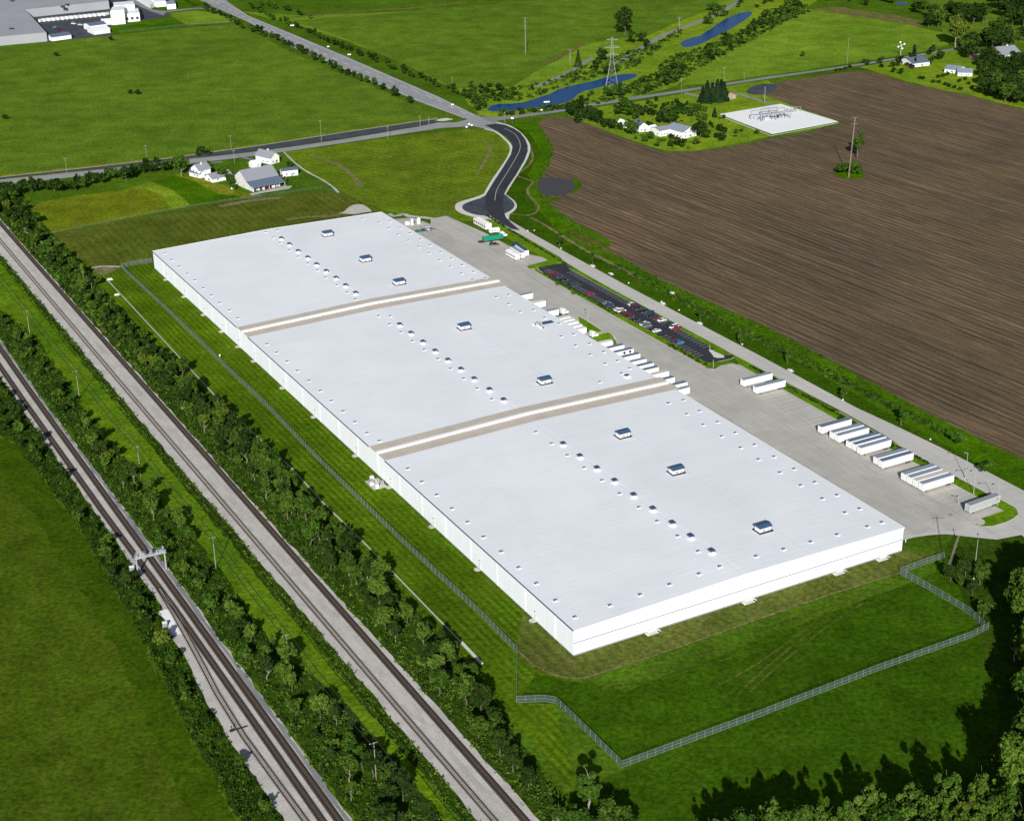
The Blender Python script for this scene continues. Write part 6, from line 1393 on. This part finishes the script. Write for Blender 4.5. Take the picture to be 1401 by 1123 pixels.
# realise the trees: the largest 300 of each kind stand alone, the small remainder is one mass
IND = {'tree': [], 'bush': []}
for T_ in sorted(TREES, key=lambda a: -a['size']): IND[T_['cat']].append(T_)
restV = []; restM = []
for cat, lst in IND.items():
    for i, T_ in enumerate(lst):
        kd = T_['kind']; h0, r0 = SIZES[kd]; sc = T_['h']/h0; s_ = i % 5
        lod = -1 if T_['size'] > 46 else 0 if T_['size'] > 21 else 1 if T_['size'] > 9 else 2
        rot = rr.uniform(0, 6.28); sx = sc*T_['wide']
        if i < 300:
            t = thing(T_['name'], T_['label'], cat, T_['p'], rot, T_['group']); t.scale = (sx, sx, sc)
            c = bpy.data.objects.new('crown', crown_mesh(kd, lod, s_)); COL.objects.link(c); c.parent = t
            c.material_slots[0].link = 'OBJECT'; c.material_slots[0].material = LEAF[T_['mat']]
            if kd != 'round' or T_['size'] > 8:
                k = bpy.data.objects.new('trunk', trunk_mesh(kd, s_, T_['pale'])); COL.objects.link(k); k.parent = t
        else:
            V = crown_pts(kd, h0, r0, 90, 1.6 if kd != 'round' else .9, np.random.default_rng(i))*np.array([sx, sx, sc])
            ca, sa = math.cos(rot), math.sin(rot); X = V[:,0]*ca-V[:,1]*sa+T_['p'].x; Y = V[:,0]*sa+V[:,1]*ca+T_['p'].y
            restV.append(np.stack([X, Y, V[:,2]], 1)); restM.append(np.full(len(V)//4, T_['mat']))
if restV:
    me = quadmesh('distant_trees', np.vstack(restV), LEAF, np.concatenate(restM)); o = bpy.data.objects.new('distant_trees', me); COL.objects.link(o)
    tag(o, 'mass of small distant trees and bushes along the far hedgerows and creek banks', 'trees', None, 'stuff')

# ground cover
U = undergrowth
U('undergrowth', 'low green scrub under the tree belt beside the mown lawn', [(-53.2,300),(-33.5,300),(-33,200),(-31.5,100),(-33,0),(-40,-40),(-42,-80),(-51.4,-80),(-52,0),(-53,150)], .34, (.5,2.4), .34, [0,1,2,3], [4,5,3,.8])
U('undergrowth', 'low green scrub under the upper end of the tree belt beside the mown lawn', [(-54,660),(-35,640),(-36,400),(-33.5,300),(-53.2,300),(-53.6,450)], .2, (.8,2.4), .7, [0,1,2,3], [5,4,2,.6], k=12)
U('undergrowth', 'low green scrub under the trees between the two railways', [(-100.2,420),(-88,420),(-84,380),(-87,250),(-83,120),(-85,60),(-77,10),(-75,-60),(-76,-90),(-97.2,-90),(-97.6,0),(-98.4,120),(-99.8,280)], .3, (.5,2.3), .34, [0,1,2,3], [4,5,3,.6])
U('undergrowth', 'weeds with yellow flecks along the edge of the near railway', [(-73,640),(-69.6,640),(-68.4,300),(-67.6,120),(-66.8,0),(-66.6,-80),(-71.5,-80),(-72,0),(-71.5,120),(-73,300)], .4, (.3,1.3), .30, [0,1,2,3], [4,4,2,1.6], k=12, sr=(.5,1.3))
U('undergrowth', 'scrub between the far left railway and the crop field', [(-125,330),(-111.4,330),(-110.4,200),(-109.2,110),(-112,90),(-112.8,60),(-115.2,30),(-115.6,0),(-114.5,-50),(-114.5,-80),(-127,-80),(-125,10),(-120.5,90),(-118.5,180),(-121,250)], .38, (.6,2.4), .34, [0,1,2,3], [5,4,2,.5])
U('undergrowth', 'tall weeds in the ditch of the verge beside the service road', [(219,330),(225,330),(226,230),(228,150),(228,60),(222,60),(221,150),(218.5,240)], .30, (.3,1.3), .45, [0,1,2], [5,4,1])
U('undergrowth', 'weedy grass clumps along the edge of the ploughed field', [(735,180),(750,200),(745,222),(733,245),(742,280),(785,312),(850,356),(915,395),(985,428),(1050,457),(1120,494),(1190,532),(1190,524),(1120,486),(1050,449),(985,421),(915,389),(852,354),(785,304),(752,280),(738,262),(736,250),(755,216),(756,200),(748,186)], .10, (.2,.8), .5, [1,2,3], [3,4,1], px=True)
U('undergrowth', 'scrub on the bank south of the ponds', [(690,160),(790,140),(850,127),(870,112),(910,95),(930,76),(985,58),(1030,38),(1045,15),(1100,5),(1110,15),(1060,38),(1010,66),(960,92),(925,114),(880,130),(800,146),(760,152)], .05, (1,3), 1.3, [0,1,2,3], [4,4,2,.5], px=True, k=12, sr=(1.2,3))
U('undergrowth', 'scrub on the bank above the ponds', [(625,122),(700,121),(735,116),(770,106),(810,86),(880,66),(905,56),(940,34),(930,50),(905,64),(870,92),(842,100),(810,108),(775,117),(750,127),(714,138),(668,141),(655,156),(640,142)], .035, (1,3), 1.3, [0,1,2,3], [4,4,3,.5], px=True, k=12, sr=(1.2,3))
U('undergrowth', 'low shrubs on the lawn of the field homestead', [(776,160),(830,150),(900,150),(960,160),(985,172),(1010,190),(950,205),(914,207),(880,196),(840,182),(800,167)], .008, (.6,1.8), 1.0, [0,1,2], [4,3,2], px=True, k=12, sr=(1,2))
# clipped hedges
U('hedge', 'low dark hedge along the kerb from the turning circle down to the car park', [(203,432),(204.4,450),(205.6,450),(203.6,420),(201.6,385),(200.3,344),(199.3,344),(200.4,385)], 1.6, (.7,1.2), .4, [0], [1], k=14, sr=(.4,.8))
for u0, u1, n_ in ((172,147,'upper'),(143,60,'middle'),(58,34,'lower')):
    U('hedge', 'low dark hedge along the kerb behind the parked trailers, '+n_+' length', [(197.6,u0),(199.0,u0),(199.0,u1),(197.6,u1)], 1.6, (.7,1.2), .4, [0], [1], k=14, sr=(.4,.8))
for u0, u1, n_ in ((338,262,'upper'),(216,184,'lower')):
    U('hedge', 'dark shrub row between the dock yard and the car park, '+n_+' length', [(180.0,u0),(182.2,u0),(182.4,u1),(180.2,u1)], 1.0, (.6,1.3), .4, [0,1,3], [4,1,.4], k=14, sr=(.4,.9))
